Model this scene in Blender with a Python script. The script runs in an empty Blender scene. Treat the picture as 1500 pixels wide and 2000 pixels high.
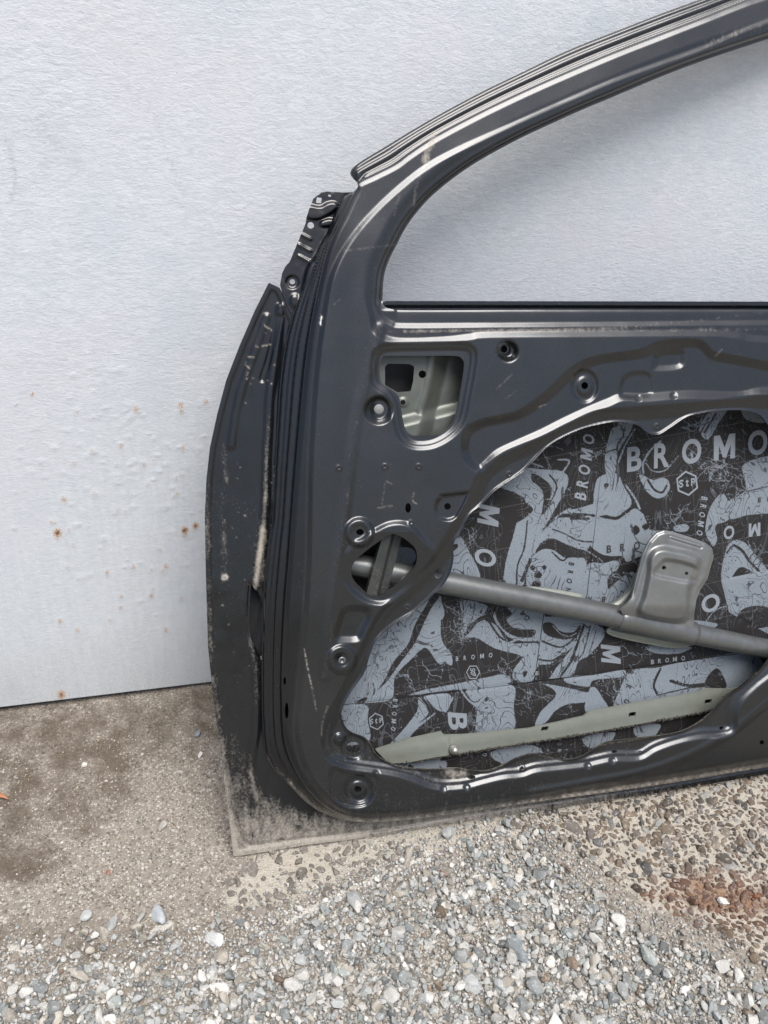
import bpy, math, random
import numpy as np
from math import sin, cos, radians, hypot, atan2, pi
random.seed(7)
rng = np.random.default_rng(7)
scn = bpy.context.scene
COL = scn.collection

# ---------------------------------------------------------------- camera
FPX = 1510.0
TH = radians(28)
D_WALL = 1.25
VPX, VPY = 6500.0, 600.0
mm = hypot(VPX - 750, 1000 - VPY)
lo, hi = 0.01, 1.2
for _ in range(60):
    p = (lo + hi) / 2
    v = FPX * math.sqrt(cos(p) ** 2 + (sin(p) * sin(TH)) ** 2) / (sin(p) * cos(TH))
    if v > mm: lo = p
    else: hi = p
PSI = p
Fv = np.array([sin(PSI) * cos(TH), cos(PSI) * cos(TH), -sin(TH)])
R0 = np.array([cos(PSI), -sin(PSI), 0.0])
U0 = np.cross(R0, Fv)
rr = atan2(1000 - VPY, VPX - 750) - atan2(sin(PSI) * sin(TH), cos(PSI))
Rv = R0 * cos(rr) - U0 * sin(rr)
Uv = U0 * cos(rr) + R0 * sin(rr)
def ray(x, y):
    x = np.asarray(x, float); y = np.asarray(y, float)
    return Fv * FPX + Rv * (x - 750)[..., None] + Uv * (1000 - y)[..., None]
_d = ray(200.0, 1367.0)
CAM = np.array([0.0, -D_WALL, -(D_WALL / _d[1]) * _d[2]])

cam = bpy.data.cameras.new('camera')
cam_o = bpy.data.objects.new('camera', cam)
COL.objects.link(cam_o)
cam.sensor_fit = 'VERTICAL'; cam.sensor_height = 24.0
cam.lens = 24.0 * FPX / 2000.0
cam.clip_start = 0.02; cam.clip_end = 300
import mathutils
M3 = mathutils.Matrix(((Rv[0], Uv[0], -Fv[0]), (Rv[1], Uv[1], -Fv[1]), (Rv[2], Uv[2], -Fv[2])))
cam_o.matrix_world = mathutils.Matrix.Translation(CAM.tolist()) @ M3.to_4x4()
scn.camera = cam_o

# ---------------------------------------------------------------- light
SUN_EL, SUN_AZ = 65.0, 170.0      # azimuth clockwise from +Y (the wall direction)
w = bpy.data.worlds.new('World'); scn.world = w; w.use_nodes = True
nt = w.node_tree; bg = nt.nodes['Background']
sky = nt.nodes.new('ShaderNodeTexSky'); sky.sky_type = 'NISHITA'; sky.sun_disc = False
sky.sun_elevation = radians(SUN_EL); sky.sun_rotation = radians(SUN_AZ)
sky.dust_density = 4.0; sky.air_density = 1.0; sky.ozone_density = 1.0
nt.links.new(sky.outputs[0], bg.inputs[0]); bg.inputs[1].default_value = 0.13
sun = bpy.data.lights.new('sun', 'SUN'); sun.energy = 3.6; sun.angle = radians(40); sun.color = (1.0, 0.975, 0.945)
sun_o = bpy.data.objects.new('sun', sun); COL.objects.link(sun_o)
sd = mathutils.Vector((sin(radians(SUN_AZ)) * cos(radians(SUN_EL)), cos(radians(SUN_AZ)) * cos(radians(SUN_EL)), sin(radians(SUN_EL))))
sun_o.rotation_euler = sd.to_track_quat('Z', 'Y').to_euler()
vs = scn.view_settings
vs.view_transform = 'Standard'; vs.look = 'None'; vs.gamma = 1.0; vs.use_curve_mapping = False
vs.exposure = 0.22

# ---------------------------------------------------------------- helpers
def gpt(x, y, z=0.0):
    d = ray(x, y); t = (z - CAM[2]) / d[..., 2]
    return CAM + d * t[..., None]
def wpt(x, y, yy=0.0):
    d = ray(x, y); t = (yy - CAM[1]) / d[..., 1]
    return CAM + d * t[..., None]
def topx(P):
    q = P - CAM
    f = q @ Fv
    return 750 + FPX * (q @ Rv) / f, 1000 - FPX * (q @ Uv) / f

P1 = gpt(455.0, 1670.0, 0.008); P2 = gpt(1500.0, 1511.0, 0.008); P3 = wpt(1480.0, 0.0, -0.006)
DN = np.cross(P2 - P1, P3 - P1); DN /= np.linalg.norm(DN)
if DN[1] > 0: DN = -DN
def dpt(x, y, h):
    """point on the door plane lifted h metres off it, met by the traced direction"""
    d = ray(x, y); n = d @ DN
    t = (np.asarray(h, float) + (P1 - CAM) @ DN) / n
    return CAM + d * t[..., None]
BASE = np.array([float(P1[0] + 0.9), float(P1[1]), 0.0])

def cr(pts, closed=True, n=5):
    P = np.array(pts, float); N = len(P); out = []
    rng_ = range(N) if closed else range(N - 1)
    for i in rng_:
        if closed: a, b, c, d = P[(i - 1) % N], P[i], P[(i + 1) % N], P[(i + 2) % N]
        else: a, b, c, d = P[max(i - 1, 0)], P[i], P[i + 1], P[min(i + 2, N - 1)]
        for k in range(n):
            t = k / n
            out.append(0.5 * ((2 * b) + (c - a) * t + (2 * a - 5 * b + 4 * c - d) * t * t + (-a + 3 * b - 3 * c + d) * t ** 3))
    if not closed: out.append(P[-1])
    return np.array(out)
def S(d, a=0.0, b=1.0):
    t = np.clip((d - a) / (b - a), 0, 1); return t * t * (3 - 2 * t)

def S2(d, a=0.0, b=1.0):
    t = np.clip((d - a) / (b - a), 0, 1); return 0.88 * t + 0.12 * t * t * (3 - 2 * t)

class Grid:
    def __init__(s, xs, ys):
        s.x = np.asarray(xs, float); s.y = np.asarray(ys, float)
        s.X, s.Y = np.meshgrid(s.x, s.y)
    def _seg(s, D, a, b, m):
        c0, c1 = np.searchsorted(s.x, [min(a[0], b[0]) - m, max(a[0], b[0]) + m])
        r0, r1 = np.searchsorted(s.y, [min(a[1], b[1]) - m, max(a[1], b[1]) + m])
        if c0 >= c1 or r0 >= r1: return
        X = s.X[r0:r1, c0:c1]; Y = s.Y[r0:r1, c0:c1]
        dx, dy = b[0] - a[0], b[1] - a[1]; L = dx * dx + dy * dy + 1e-9
        t = np.clip(((X - a[0]) * dx + (Y - a[1]) * dy) / L, 0, 1)
        np.minimum(D[r0:r1, c0:c1], np.hypot(X - a[0] - t * dx, Y - a[1] - t * dy), out=D[r0:r1, c0:c1])
    def sdf(s, pts, m=40, smooth=True):
        P = cr(pts) if smooth else np.array(pts, float)
        D = np.full(s.X.shape, float(m)); I = np.zeros(s.X.shape, bool)
        for i in range(len(P)):
            a, b = P[i], P[(i + 1) % len(P)]
            s._seg(D, a, b, m)
            y0, y1 = min(a[1], b[1]), max(a[1], b[1])
            if y1 > y0:
                r0, r1 = np.searchsorted(s.y, [y0, y1])
                if r1 > r0:
                    xi = a[0] + (s.y[r0:r1] - a[1]) * (b[0] - a[0]) / (b[1] - a[1])
                    I[r0:r1] ^= s.x[None, :] < xi[:, None]
        return np.where(I, D, -D)
    def line(s, pts, m=20, smooth=True):
        P = cr(pts, False) if smooth else np.array(pts, float)
        D = np.full(s.X.shape, float(m))
        for i in range(len(P) - 1): s._seg(D, P[i], P[i + 1], m)
        return D
    def circ(s, cx, cy, rx, ry=None):
        ry = ry or rx
        return (1 - np.hypot((s.X - cx) / rx, (s.Y - cy) / ry)) * min(rx, ry)

def vnoise(x, y, seed=0):
    r = np.random.default_rng(seed).random((256, 256))
    xi = np.floor(x).astype(int); yi = np.floor(y).astype(int)
    fx = x - xi; fy = y - yi; fx = fx * fx * (3 - 2 * fx); fy = fy * fy * (3 - 2 * fy)
    g = lambda a, b: r[a % 256, b % 256]
    return (g(xi, yi) * (1 - fx) + g(xi + 1, yi) * fx) * (1 - fy) + (g(xi, yi + 1) * (1 - fx) + g(xi + 1, yi + 1) * fx) * fy - 0.5
def fbm(x, y, seed=0, o=4):
    v = 0
    for i in range(o): v = v + vnoise(x * 2 ** i + 7 * i, y * 2 ** i + 3 * i, seed + i) / 2 ** i
    return v

def newmesh(name, V, faces, mat, parent=None, attrs=None, smooth=True, mats=None, midx=None):
    """V (n,3) world positions; faces: list of (m,k) int arrays"""
    me = bpy.data.meshes.new(name)
    V = np.asarray(V, np.float64)
    if parent is not None: V = V - np.array(parent['_o'])
    faces = [np.asarray(f, np.int32) for f in faces if len(f)]
    nl = sum(f.size for f in faces); nf = sum(len(f) for f in faces)
    me.vertices.add(len(V)); me.loops.add(nl); me.polygons.add(nf)
    me.vertices.foreach_set('co', V.astype(np.float32).ravel())
    me.loops.foreach_set('vertex_index', np.concatenate([f.ravel() for f in faces]))
    tot = np.concatenate([np.full(len(f), f.shape[1], np.int32) for f in faces])
    st = np.concatenate([[0], np.cumsum(tot)[:-1]]).astype(np.int32)
    me.polygons.foreach_set('loop_start', st); me.polygons.foreach_set('loop_total', tot)
    me.polygons.foreach_set('use_smooth', np.full(nf, smooth))
    for k, a in (attrs or {}).items():
        a = np.asarray(a, np.float32)
        if a.ndim == 1:
            at = me.attributes.new(k, 'FLOAT', 'POINT'); at.data.foreach_set('value', a)
        else:
            at = me.attributes.new(k, 'FLOAT_COLOR', 'POINT')
            at.data.foreach_set('color', np.concatenate([a, np.ones((len(a), 1), np.float32)], 1).ravel())
    for m in (mats or [mat]): me.materials.append(m)
    if midx is not None: me.polygons.foreach_set('material_index', np.asarray(midx, np.int32))
    me.update(); me.validate()
    o = bpy.data.objects.new(name, me); COL.objects.link(o)
    if parent is not None: o.parent = parent
    o['_o'] = [0.0, 0.0, 0.0] if parent is None else list(parent['_o'])
    return o

def sheet(name, g, H, M, mat, parent, attrs=None, rim=0.0025, pt=dpt):
    """pressed sheet: height field H over grid g, trimmed cleanly where M<0, with a cut edge of depth rim"""
    ny, nx = g.X.shape
    P = pt(g.X, g.Y, H).reshape(-1, 3)
    A = {k: np.asarray(v, float).ravel() for k, v in (attrs or {}).items()}
    m = M.ravel(); ins = m > 0
    idx = np.arange(ny * nx).reshape(ny, nx)
    a = idx[:-1, :-1].ravel(); b = idx[:-1, 1:].ravel(); c = idx[1:, 1:].ravel(); d = idx[1:, :-1].ravel()
    cnt = ins[a].astype(int) + ins[b] + ins[c] + ins[d]
    full = cnt == 4
    quads = np.stack([a, d, c, b], 1)[full]
    part = np.nonzero((cnt > 0) & (cnt < 4))[0]
    nP = []; nA = {k: [] for k in A}; ed = {}
    base = len(P); polys = {3: [], 4: [], 5: []}; segs = []
    def cross(i, j):
        key = (i, j) if i < j else (j, i)
        if key in ed: return ed[key]
        t = m[i] / (m[i] - m[j]); t = min(max(t, 0.02), 0.98)
        nP.append(P[i] * (1 - t) + P[j] * t)
        for k in A: nA[k].append(A[k][i] * (1 - t) + A[k][j] * t)
        ed[key] = base + len(nP) - 1
        return ed[key]
    for q in part:
        cs = (a[q], d[q], c[q], b[q]); poly = []; xs = []
        for k in range(4):
            i, j = cs[k], cs[(k + 1) % 4]
            if ins[i]: poly.append(i)
            if ins[i] != ins[j]:
                e = cross(i, j); poly.append(e); xs.append(e)
        if len(poly) in polys: polys[len(poly)].append(poly)
        if len(xs) == 2: segs.append(xs)
    if nP:
        P = np.concatenate([P, np.array(nP)])
        for k in A: A[k] = np.concatenate([A[k], nA[k]])
    faces = [quads] + [np.array(polys[k], int) for k in polys if polys[k]]
    if rim and segs:
        segs = np.array(segs); u, inv = np.unique(segs.ravel(), return_inverse=True); inv = inv.reshape(segs.shape)
        n0 = len(P); k_ = len(u)
        P = np.concatenate([P, P[u], P[u] - DN * rim])
        for k in A: A[k] = np.concatenate([A[k], A[k][u], A[k][u]])
        faces.append(np.stack([n0 + inv[:, 0], n0 + inv[:, 1], n0 + k_ + inv[:, 1], n0 + k_ + inv[:, 0]], 1))
    used = np.zeros(len(P), bool)
    for f in faces: used[f.ravel()] = True
    mp = np.cumsum(used) - 1
    return newmesh(name, P[used], [mp[f] for f in faces], mat, parent, {k: A[k][used] for k in A})

def tag(o, label=None, cat=None, group=None, kind=None):
    if label: o['label'] = label
    if cat: o['category'] = cat
    if group: o['group'] = group
    if kind: o['kind'] = kind
    return o

# ---------------------------------------------------------------- material kit
class Mt:
    def __init__(s, name):
        s.m = bpy.data.materials.new(name); s.m.use_nodes = True
        s.t = s.m.node_tree; s.b = s.t.nodes['Principled BSDF']; s._co = None
    def n(s, typ, **k):
        o = s.t.nodes.new(typ)
        for a, v in k.items(): setattr(o, a, v)
        return o
    def link(s, a, b): s.t.links.new(a, b)
    def co(s):
        if s._co is None: s._co = s.n('ShaderNodeTexCoord').outputs['Object']
        return s._co
    def mapped(s, scale, loc=(0, 0, 0), rot=(0, 0, 0)):
        q = s.n('ShaderNodeMapping'); s.link(s.co(), q.inputs[0])
        q.inputs['Scale'].default_value = scale; q.inputs['Location'].default_value = loc; q.inputs['Rotation'].default_value = rot
        return q.outputs[0]
    def noise(s, sc, det=4, rough=0.55, vec=None, dist=0.0):
        q = s.n('ShaderNodeTexNoise'); s.link(vec or s.co(), q.inputs['Vector'])
        q.inputs['Scale'].default_value = sc; q.inputs['Detail'].default_value = det
        q.inputs['Roughness'].default_value = rough; q.inputs['Distortion'].default_value = dist
        return q.outputs['Fac']
    def vor(s, sc, feature='F1', vec=None, out='Distance', rnd=1.0):
        q = s.n('ShaderNodeTexVoronoi', feature=feature); s.link(vec or s.co(), q.inputs['Vector'])
        q.inputs['Scale'].default_value = sc; q.inputs['Randomness'].default_value = rnd
        return q.outputs[out]
    def attr(s, name, out='Fac'):
        return s.n('ShaderNodeAttribute', attribute_name=name).outputs[out]
    def math(s, op, a, b=0.0, clamp=False):
        q = s.n('ShaderNodeMath', operation=op, use_clamp=clamp)
        for i, v in ((0, a), (1, b)):
            if isinstance(v, (int, float)): q.inputs[i].default_value = v
            else: s.link(v, q.inputs[i])
        return q.outputs[0]
    def ramp(s, f, a, b, c=0.0, d=1.0):
        q = s.n('ShaderNodeMapRange'); q.interpolation_type = 'SMOOTHSTEP'
        s.link(f, q.inputs[0])
        for i, v in enumerate((a, b, c, d)): q.inputs[i + 1].default_value = v
        return q.outputs[0]
    def mix(s, f, a, b):
        q = s.n('ShaderNodeMix', data_type='RGBA')
        for i, v in ((0, f), (6, a), (7, b)):
            if isinstance(v, (int, float)): q.inputs[i].default_value = v
            elif isinstance(v, tuple): q.inputs[i].default_value = (*v, 1) if len(v) == 3 else v
            else: s.link(v, q.inputs[i])
        return q.outputs[2]
    def mixf(s, f, a, b):
        q = s.n('ShaderNodeMix', data_type='FLOAT')
        for i, v in ((0, f), (2, a), (3, b)):
            if isinstance(v, (int, float)): q.inputs[i].default_value = v
            else: s.link(v, q.inputs[i])
        return q.outputs[0]
    def bump(s, h, st, dist=0.001, nrm=None):
        q = s.n('ShaderNodeBump'); s.link(h, q.inputs['Height'])
        q.inputs['Strength'].default_value = st; q.inputs['Distance'].default_value = dist
        if nrm is not None: s.link(nrm, q.inputs['Normal'])
        return q.outputs[0]
    def set(s, **k):
        for a, v in k.items():
            i = s.b.inputs[a.replace('_', ' ')]
            if isinstance(v, (int, float)): i.default_value = v
            elif isinstance(v, tuple): i.default_value = (*v, 1) if len(v) == 3 else v
            else: s.link(v, i)
        return s.m

def mat_paint():
    k = Mt('dark metallic paint')
    dust = k.attr('dust'); gloss_shade = k.attr('gloss_shade')
    n1 = k.noise(9, 5, 0.6); n2 = k.noise(260, 3, 0.6); n3 = k.noise(900, 2)
    streak = k.noise(30, 4, 0.7, k.mapped((3.0, 3.0, 0.25)))
    base = k.mix(k.ramp(n3, 0.3, 0.7), (0.021, 0.0235, 0.0258), (0.034, 0.037, 0.040))
    base = k.mix(k.math('MULTIPLY', k.ramp(n1, 0.45, 0.7), 0.3), base, (0.045, 0.045, 0.046))
    base = k.mix(gloss_shade, base, (0.003, 0.004, 0.0055))  # near-black base: glossy paint, and shade painted along the hinge side
    # dust film: attribute drives how much, noise breaks it up
    d = k.math('ADD', dust, k.math('MULTIPLY', k.math('SUBTRACT', streak, 0.5), 0.9))
    d = k.math('ADD', d, k.math('MULTIPLY', k.math('SUBTRACT', n2, 0.5), 0.7))
    d = k.math('MULTIPLY', k.ramp(d, 0.25, 1.05), k.ramp(dust, 0.02, 0.2))
    specks = k.math('MULTIPLY', k.ramp(k.vor(170), 0.10, 0.05), k.ramp(k.noise(25, 3), 0.5, 0.62))
    specks = k.math('MULTIPLY', specks, k.ramp(dust, 0.0, 0.12, 0.12, 1.0))
    specks2 = k.math('MULTIPLY', k.ramp(k.vor(420), 0.13, 0.07), k.ramp(dust, 0.05, 0.2))
    d = k.math('MAXIMUM', d, k.math('MULTIPLY', k.math('MAXIMUM', specks, specks2), 0.75))
    scr = k.attr('scr')
    d = k.math('MAXIMUM', d, k.math('MULTIPLY', scr, k.ramp(n2, 0.35, 0.6)))
    c = k.mix(d, base, k.mix(n2, (0.22, 0.20, 0.17), (0.34, 0.31, 0.265)))
    c = k.mix(k.ramp(scr, 0.8, 1.0), c, (0.62, 0.62, 0.60))
    met = k.mixf(d, k.mixf(gloss_shade, 0.8, 0.0), 0.0)
    r = k.mixf(d, k.mixf(gloss_shade, 0.32, 0.2), 0.85)
    r = k.math('ADD', r, k.math('MULTIPLY', k.math('SUBTRACT', n1, 0.5), 0.18))
    h = k.math('ADD', k.noise(1600, 2), k.math('MULTIPLY', n2, 0.6))
    nb = k.bump(k.noise(35, 3), 0.05, 0.004, k.bump(h, 0.10, 0.0006))
    return k.set(Base_Color=c, Metallic=met, Roughness=r, Normal=nb, Coat_Weight=k.mixf(d, k.mixf(gloss_shade, 0.85, 0.25), 0.0), Coat_Roughness=k.mixf(gloss_shade, 0.16, 0.08))

def mat_primer(name, a, b, met=0.35, rough=0.42):
    k = Mt(name)
    n = k.noise(60, 5, 0.65); n2 = k.noise(500, 3); n3 = k.noise(12, 3)
    c = k.mix(n, a, b)
    dd = k.math('MULTIPLY', k.ramp(n2, 0.5, 0.7), k.ramp(n3, 0.42, 0.66))
    c = k.mix(k.math('MULTIPLY', dd, 0.55), c, (0.22, 0.19, 0.15))
    return k.set(Base_Color=c, Metallic=met, Roughness=k.mixf(n, rough - 0.08, rough + 0.14), Normal=k.bump(n2, 0.2, 0.0006))

def mat_print():
    k = Mt('printed damping sheet')
    pr = k.attr('pr'); ck = k.attr('ck')
    n = k.noise(420, 3, 0.7); nb_ = k.noise(60, 4, 0.65); fine = k.noise(1500, 2)
    v = k.math('ADD', pr, k.math('MULTIPLY', k.math('SUBTRACT', n, 0.5), 3.2))
    v = k.math('ADD', v, k.math('MULTIPLY', k.math('SUBTRACT', nb_, 0.5), 3.0))
    lit = k.ramp(v, -0.7, 0.7)
    # wavy hair lines inside the light print
    wv = k.n('ShaderNodeTexWave', bands_direction='DIAGONAL'); k.link(k.co(), wv.inputs['Vector'])
    wv.inputs['Scale'].default_value = 5.0; wv.inputs['Distortion'].default_value = 13.0; wv.inputs['Detail'].default_value = 3.0; wv.inputs['Detail Scale'].default_value = 1.6
    swn = k.noise(9, 2, 0.4, k.mapped((1.0, 1.0, 0.55), rot=(0, 0.5, 0)), 3.2)
    swb = k.math('ABSOLUTE', k.math('SUBTRACT', k.math('FRACT', k.math('MULTIPLY', swn, 13.0)), 0.5))
    hair = k.math('MULTIPLY', k.ramp(k.math('ADD', swb, k.math('MULTIPLY', k.math('SUBTRACT', n, 0.5), 0.12)), 0.085, 0.04), k.ramp(k.noise(11, 2), 0.44, 0.49))
    ckk = k.ramp(k.math('ADD', ck, k.math('MULTIPLY', k.math('SUBTRACT', n, 0.5), 1.2)), -0.5, 0.5)
    ckk = k.math('MAXIMUM', ckk, k.math('MULTIPLY', hair, k.mixf(lit, 0.3, 1.0)))
    f = k.math('ABSOLUTE', k.math('SUBTRACT', lit, k.math('MULTIPLY', ckk, 0.85)))
    # scattered spatter at print borders
    sp = k.math('MULTIPLY', k.ramp(k.vor(230), 0.30, 0.2), k.ramp(k.math('ABSOLUTE', pr), 12.0, 5.0))
    sp = k.math('MULTIPLY', sp, k.ramp(k.noise(38, 2), 0.56, 0.62))
    f = k.math('ABSOLUTE', k.math('SUBTRACT', f, sp))
    dark = k.mix(fine, (0.010, 0.0095, 0.010), (0.026, 0.0245, 0.0245))
    light = k.mix(k.ramp(k.math('ADD', k.math('MULTIPLY', fine, 0.6), k.math('MULTIPLY', n, 0.4)), 0.3, 0.7), (0.125, 0.15, 0.175), (0.215, 0.245, 0.275))
    c = k.mix(f, dark, light)
    # faint dotted guide grid
    q = k.mapped((1, 1, 1), rot=(0, 0.12, 0))
    sx = k.n('ShaderNodeSeparateXYZ'); k.link(q, sx.inputs[0])
    gx = k.math('ABSOLUTE', k.math('SUBTRACT', k.math('FRACT', k.math('MULTIPLY', sx.outputs[0], 19.0)), 0.5))
    gz = k.math('ABSOLUTE', k.math('SUBTRACT', k.math('FRACT', k.math('MULTIPLY', sx.outputs[2], 15.5)), 0.5))
    dx_ = k.math('LESS_THAN', k.math('FRACT', k.math('MULTIPLY', sx.outputs[0], 230.0)), 0.55)
    dz_ = k.math('LESS_THAN', k.math('FRACT', k.math('MULTIPLY', sx.outputs[2], 230.0)), 0.55)
    gl = k.math('MAXIMUM', k.math('MULTIPLY', k.math('LESS_THAN', gx, 0.009), dz_), k.math('MULTIPLY', k.math('LESS_THAN', gz, 0.008), dx_))
    c = k.mix(k.math('MULTIPLY', gl, k.mixf(f, 0.35, 0.12)), c, (0.25, 0.24, 0.23))
    h = k.math('ADD', fine, k.math('MULTIPLY', k.noise(22, 3), 2.5))
    return k.set(Base_Color=c, Roughness=k.mixf(n, 0.5, 0.68), Metallic=0.0, Specular_IOR_Level=0.2, Normal=k.bump(h, 0.25, 0.0012))

def mat_ink(name, c0, c1):
    k = Mt(name); n = k.noise(900, 3)
    return k.set(Base_Color=k.mix(n, c0, c1), Roughness=0.6)

def mat_wall():
    k = Mt('pale grey brushed paint on sheet metal')
    br = k.noise(60, 5, 0.62, k.mapped((0.8, 1, 2.2), rot=(0, 0.12, 0)), 1.2)
    br2 = k.noise(170, 4, 0.6, k.mapped((0.7, 1, 1.8), rot=(0, -0.15, 0)), 0.8)
    vz = k.noise(45, 4, 0.6, k.mapped((2.2, 1, 0.22)))
    pk = k.noise(3.2, 3, 0.5); bl = k.noise(5.1, 4, 0.6, k.mapped((1, 1, 1), loc=(3, 1, 2)))
    zz = k.n('ShaderNodeSeparateXYZ'); k.link(k.co(), zz.inputs[0]); z = zz.outputs[2]
    low = k.ramp(k.math('ADD', z, k.math('MULTIPLY', pk, 0.25)), 0.85, 0.55)
    mixb = k.mixf(low, br, k.math('ADD', k.math('MULTIPLY', vz, 0.4), k.math('MULTIPLY', k.noise(90, 5, 0.7), 0.6)))
    c = k.mix(k.ramp(mixb, 0.25, 0.75), (0.515, 0.555, 0.59), (0.625, 0.66, 0.69))
    c = k.mix(k.math('MULTIPLY', k.ramp(pk, 0.46, 0.66), 0.4), c, (0.585, 0.585, 0.63))
    c = k.mix(k.math('MULTIPLY', k.ramp(bl, 0.5, 0.68), 0.4), c, (0.48, 0.54, 0.59))
    # darker mottled tone close to the ground
    low_dark = k.math('MULTIPLY', k.ramp(k.math('ADD', z, k.math('MULTIPLY', k.noise(14, 5, 0.7), 0.2)), 0.32, 0.08), k.ramp(k.noise(300, 3, 0.7), 0.35, 0.65, 0.15, 0.6))
    c = k.mix(low_dark, c, (0.36, 0.37, 0.355))
    dots = k.math('MULTIPLY', k.ramp(k.vor(55), 0.055, 0.03), k.ramp(k.noise(9, 2), 0.52, 0.6))
    c = k.mix(k.math('MULTIPLY', dots, 0.6), c, (0.18, 0.15, 0.13))
    ru = k.attr('rust'); sc = k.attr('mark')
    rn = k.math('ADD', ru, k.math('MULTIPLY', k.math('MULTIPLY', k.math('SUBTRACT', k.noise(420, 4, 0.75), 0.52), 3.2), k.ramp(ru, 0.03, 0.3)))
    halo = k.math('MULTIPLY', k.ramp(rn, 0.10, 0.5), 0.75)
    c = k.mix(halo, c, (0.46, 0.27, 0.13))
    c = k.mix(k.ramp(rn, 0.68, 0.95), c, (0.11, 0.05, 0.028))
    c = k.mix(k.math('MULTIPLY', sc, k.ramp(k.noise(200, 3), 0.3, 0.6)), c, (0.33, 0.36, 0.40))
    amp = k.ramp(k.noise(7, 3, 0.6), 0.35, 0.65, 0.35, 1.15)
    h = k.math('ADD', k.math('MULTIPLY', br, k.math('MULTIPLY', amp, k.mixf(low, 1.0, 0.35))), k.math('MULTIPLY', br2, k.mixf(low, 0.7, 0.4)))
    h = k.math('ADD', h, k.math('MULTIPLY', vz, k.mixf(low, 0.05, 0.12)))
    h = k.math('ADD', h, k.math('MULTIPLY', k.noise(130, 4, 0.7), 0.8))
    h = k.math('ADD', h, k.math('MULTIPLY', k.noise(600, 2), 0.25))
    h2 = k.math('ADD', k.attr('blist'), k.math('MULTIPLY', k.noise(3, 2), 1.2))
    nb = k.bump(h, 0.36, 0.0022, k.bump(h2, 0.35, 0.0022))
    return k.set(Base_Color=c, Roughness=k.mixf(br, 0.42, 0.6), Normal=nb, Specular_IOR_Level=0.4)

def mat_ground():
    k = Mt('worn concrete with exposed aggregate')
    cream = k.attr('cream'); grav = k.attr('grav'); stain = k.attr('stain'); rust = k.attr('rust')
    n1 = k.noise(70, 5, 0.7); n2 = k.noise(450, 4, 0.7); n3 = k.noise(18, 5, 0.65)
    # fine sandy concrete
    vc = k.n('ShaderNodeTexVoronoi'); k.link(k.co(), vc.inputs['Vector']); vc.inputs['Scale'].default_value = 330
    sx = k.n('ShaderNodeSeparateColor'); k.link(vc.outputs['Color'], sx.inputs[0])
    v2 = k.n('ShaderNodeTexVoronoi'); k.link(k.co(), v2.inputs['Vector']); v2.inputs['Scale'].default_value = 170
    s2 = k.n('ShaderNodeSeparateColor'); k.link(v2.outputs['Color'], s2.inputs[0])
    con = k.mix(n1, (0.185, 0.162, 0.137), (0.36, 0.325, 0.28))
    con = k.mix(k.math('MULTIPLY', k.ramp(sx.outputs[0], 0.62, 0.8), k.ramp(vc.outputs['Distance'], 0.6, 0.3)), con, (0.50, 0.465, 0.40))
    con = k.mix(k.math('MULTIPLY', k.ramp(sx.outputs[1], 0.75, 0.95), 0.7), con, (0.09, 0.075, 0.06))
    con = k.mix(k.math('MULTIPLY', k.ramp(s2.outputs[0], 0.84, 0.92), k.ramp(v2.outputs['Distance'], 0.55, 0.35)), con, (0.48, 0.46, 0.42))
    st = k.math('ADD', stain, k.math('MULTIPLY', k.math('SUBTRACT', n3, 0.5), 2.6))
    con = k.mix(k.math('MULTIPLY', k.ramp(st, 0.2, 1.2), 0.8), con, k.mix(n2, (0.045, 0.033, 0.022), (0.13, 0.10, 0.07)))
    crm = k.mix(n2, (0.30, 0.275, 0.23), (0.58, 0.545, 0.47))
    crm = k.mix(k.math('MULTIPLY', k.ramp(n1, 0.5, 0.7), 0.5), crm, (0.30, 0.26, 0.2))
    cm = k.ramp(k.math('ADD', cream, k.math('MULTIPLY', k.math('SUBTRACT', n1, 0.5), 0.9)), 0.35, 0.65)
    c = k.mix(cm, con, crm)
    c = k.mix(k.ramp(k.math('ADD', rust, k.math('MULTIPLY', k.math('SUBTRACT', n3, 0.5), 1.2)), 0.35, 0.9), c, k.mix(n2, (0.15, 0.075, 0.04), (0.36, 0.24, 0.16)))
    gc = k.mix(n2, (0.14, 0.122, 0.10), (0.34, 0.31, 0.26))
    gc = k.mix(k.ramp(sx.outputs[2], 0.6, 0.9), gc, (0.50, 0.49, 0.46))
    c = k.mix(grav, c, gc)
    lm = k.math('ADD', k.attr('lime'), k.math('MULTIPLY', k.math('SUBTRACT', n1, 0.5), 1.6))
    c = k.mix(k.math('MULTIPLY', k.ramp(lm, 0.45, 0.75), 0.8), c, (0.60, 0.58, 0.53))
    c = k.mix(k.math('MULTIPLY', k.ramp(n2, 0.55, 0.75), 0.4), c, (0.12, 0.10, 0.085))
    h = k.math('ADD', k.math('MULTIPLY', vc.outputs['Distance'], -1.0), k.math('MULTIPLY', n2, 1.4))
    nb = k.bump(n1, 0.5, 0.006, k.bump(h, 0.8, 0.0022))
    return k.set(Base_Color=c, Roughness=0.93, Normal=nb, Specular_IOR_Level=0.2)

def mat_stone(name='crushed stone'):
    k = Mt(name)
    col = k.attr('col', 'Color')
    n = k.noise(180, 5, 0.7); n2 = k.noise(700, 3, 0.7)
    c = k.mix(k.math('MULTIPLY', k.ramp(n, 0.52, 0.68), 0.45), col, (0.66, 0.65, 0.62))
    c = k.mix(k.math('MULTIPLY', k.ramp(n2, 0.5, 0.72), 0.45), c, (0.10, 0.11, 0.11))
    return k.set(Base_Color=c, Roughness=0.85, Normal=k.bump(k.math('ADD', n, n2), 0.6, 0.0012), Specular_IOR_Level=0.3)

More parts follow.
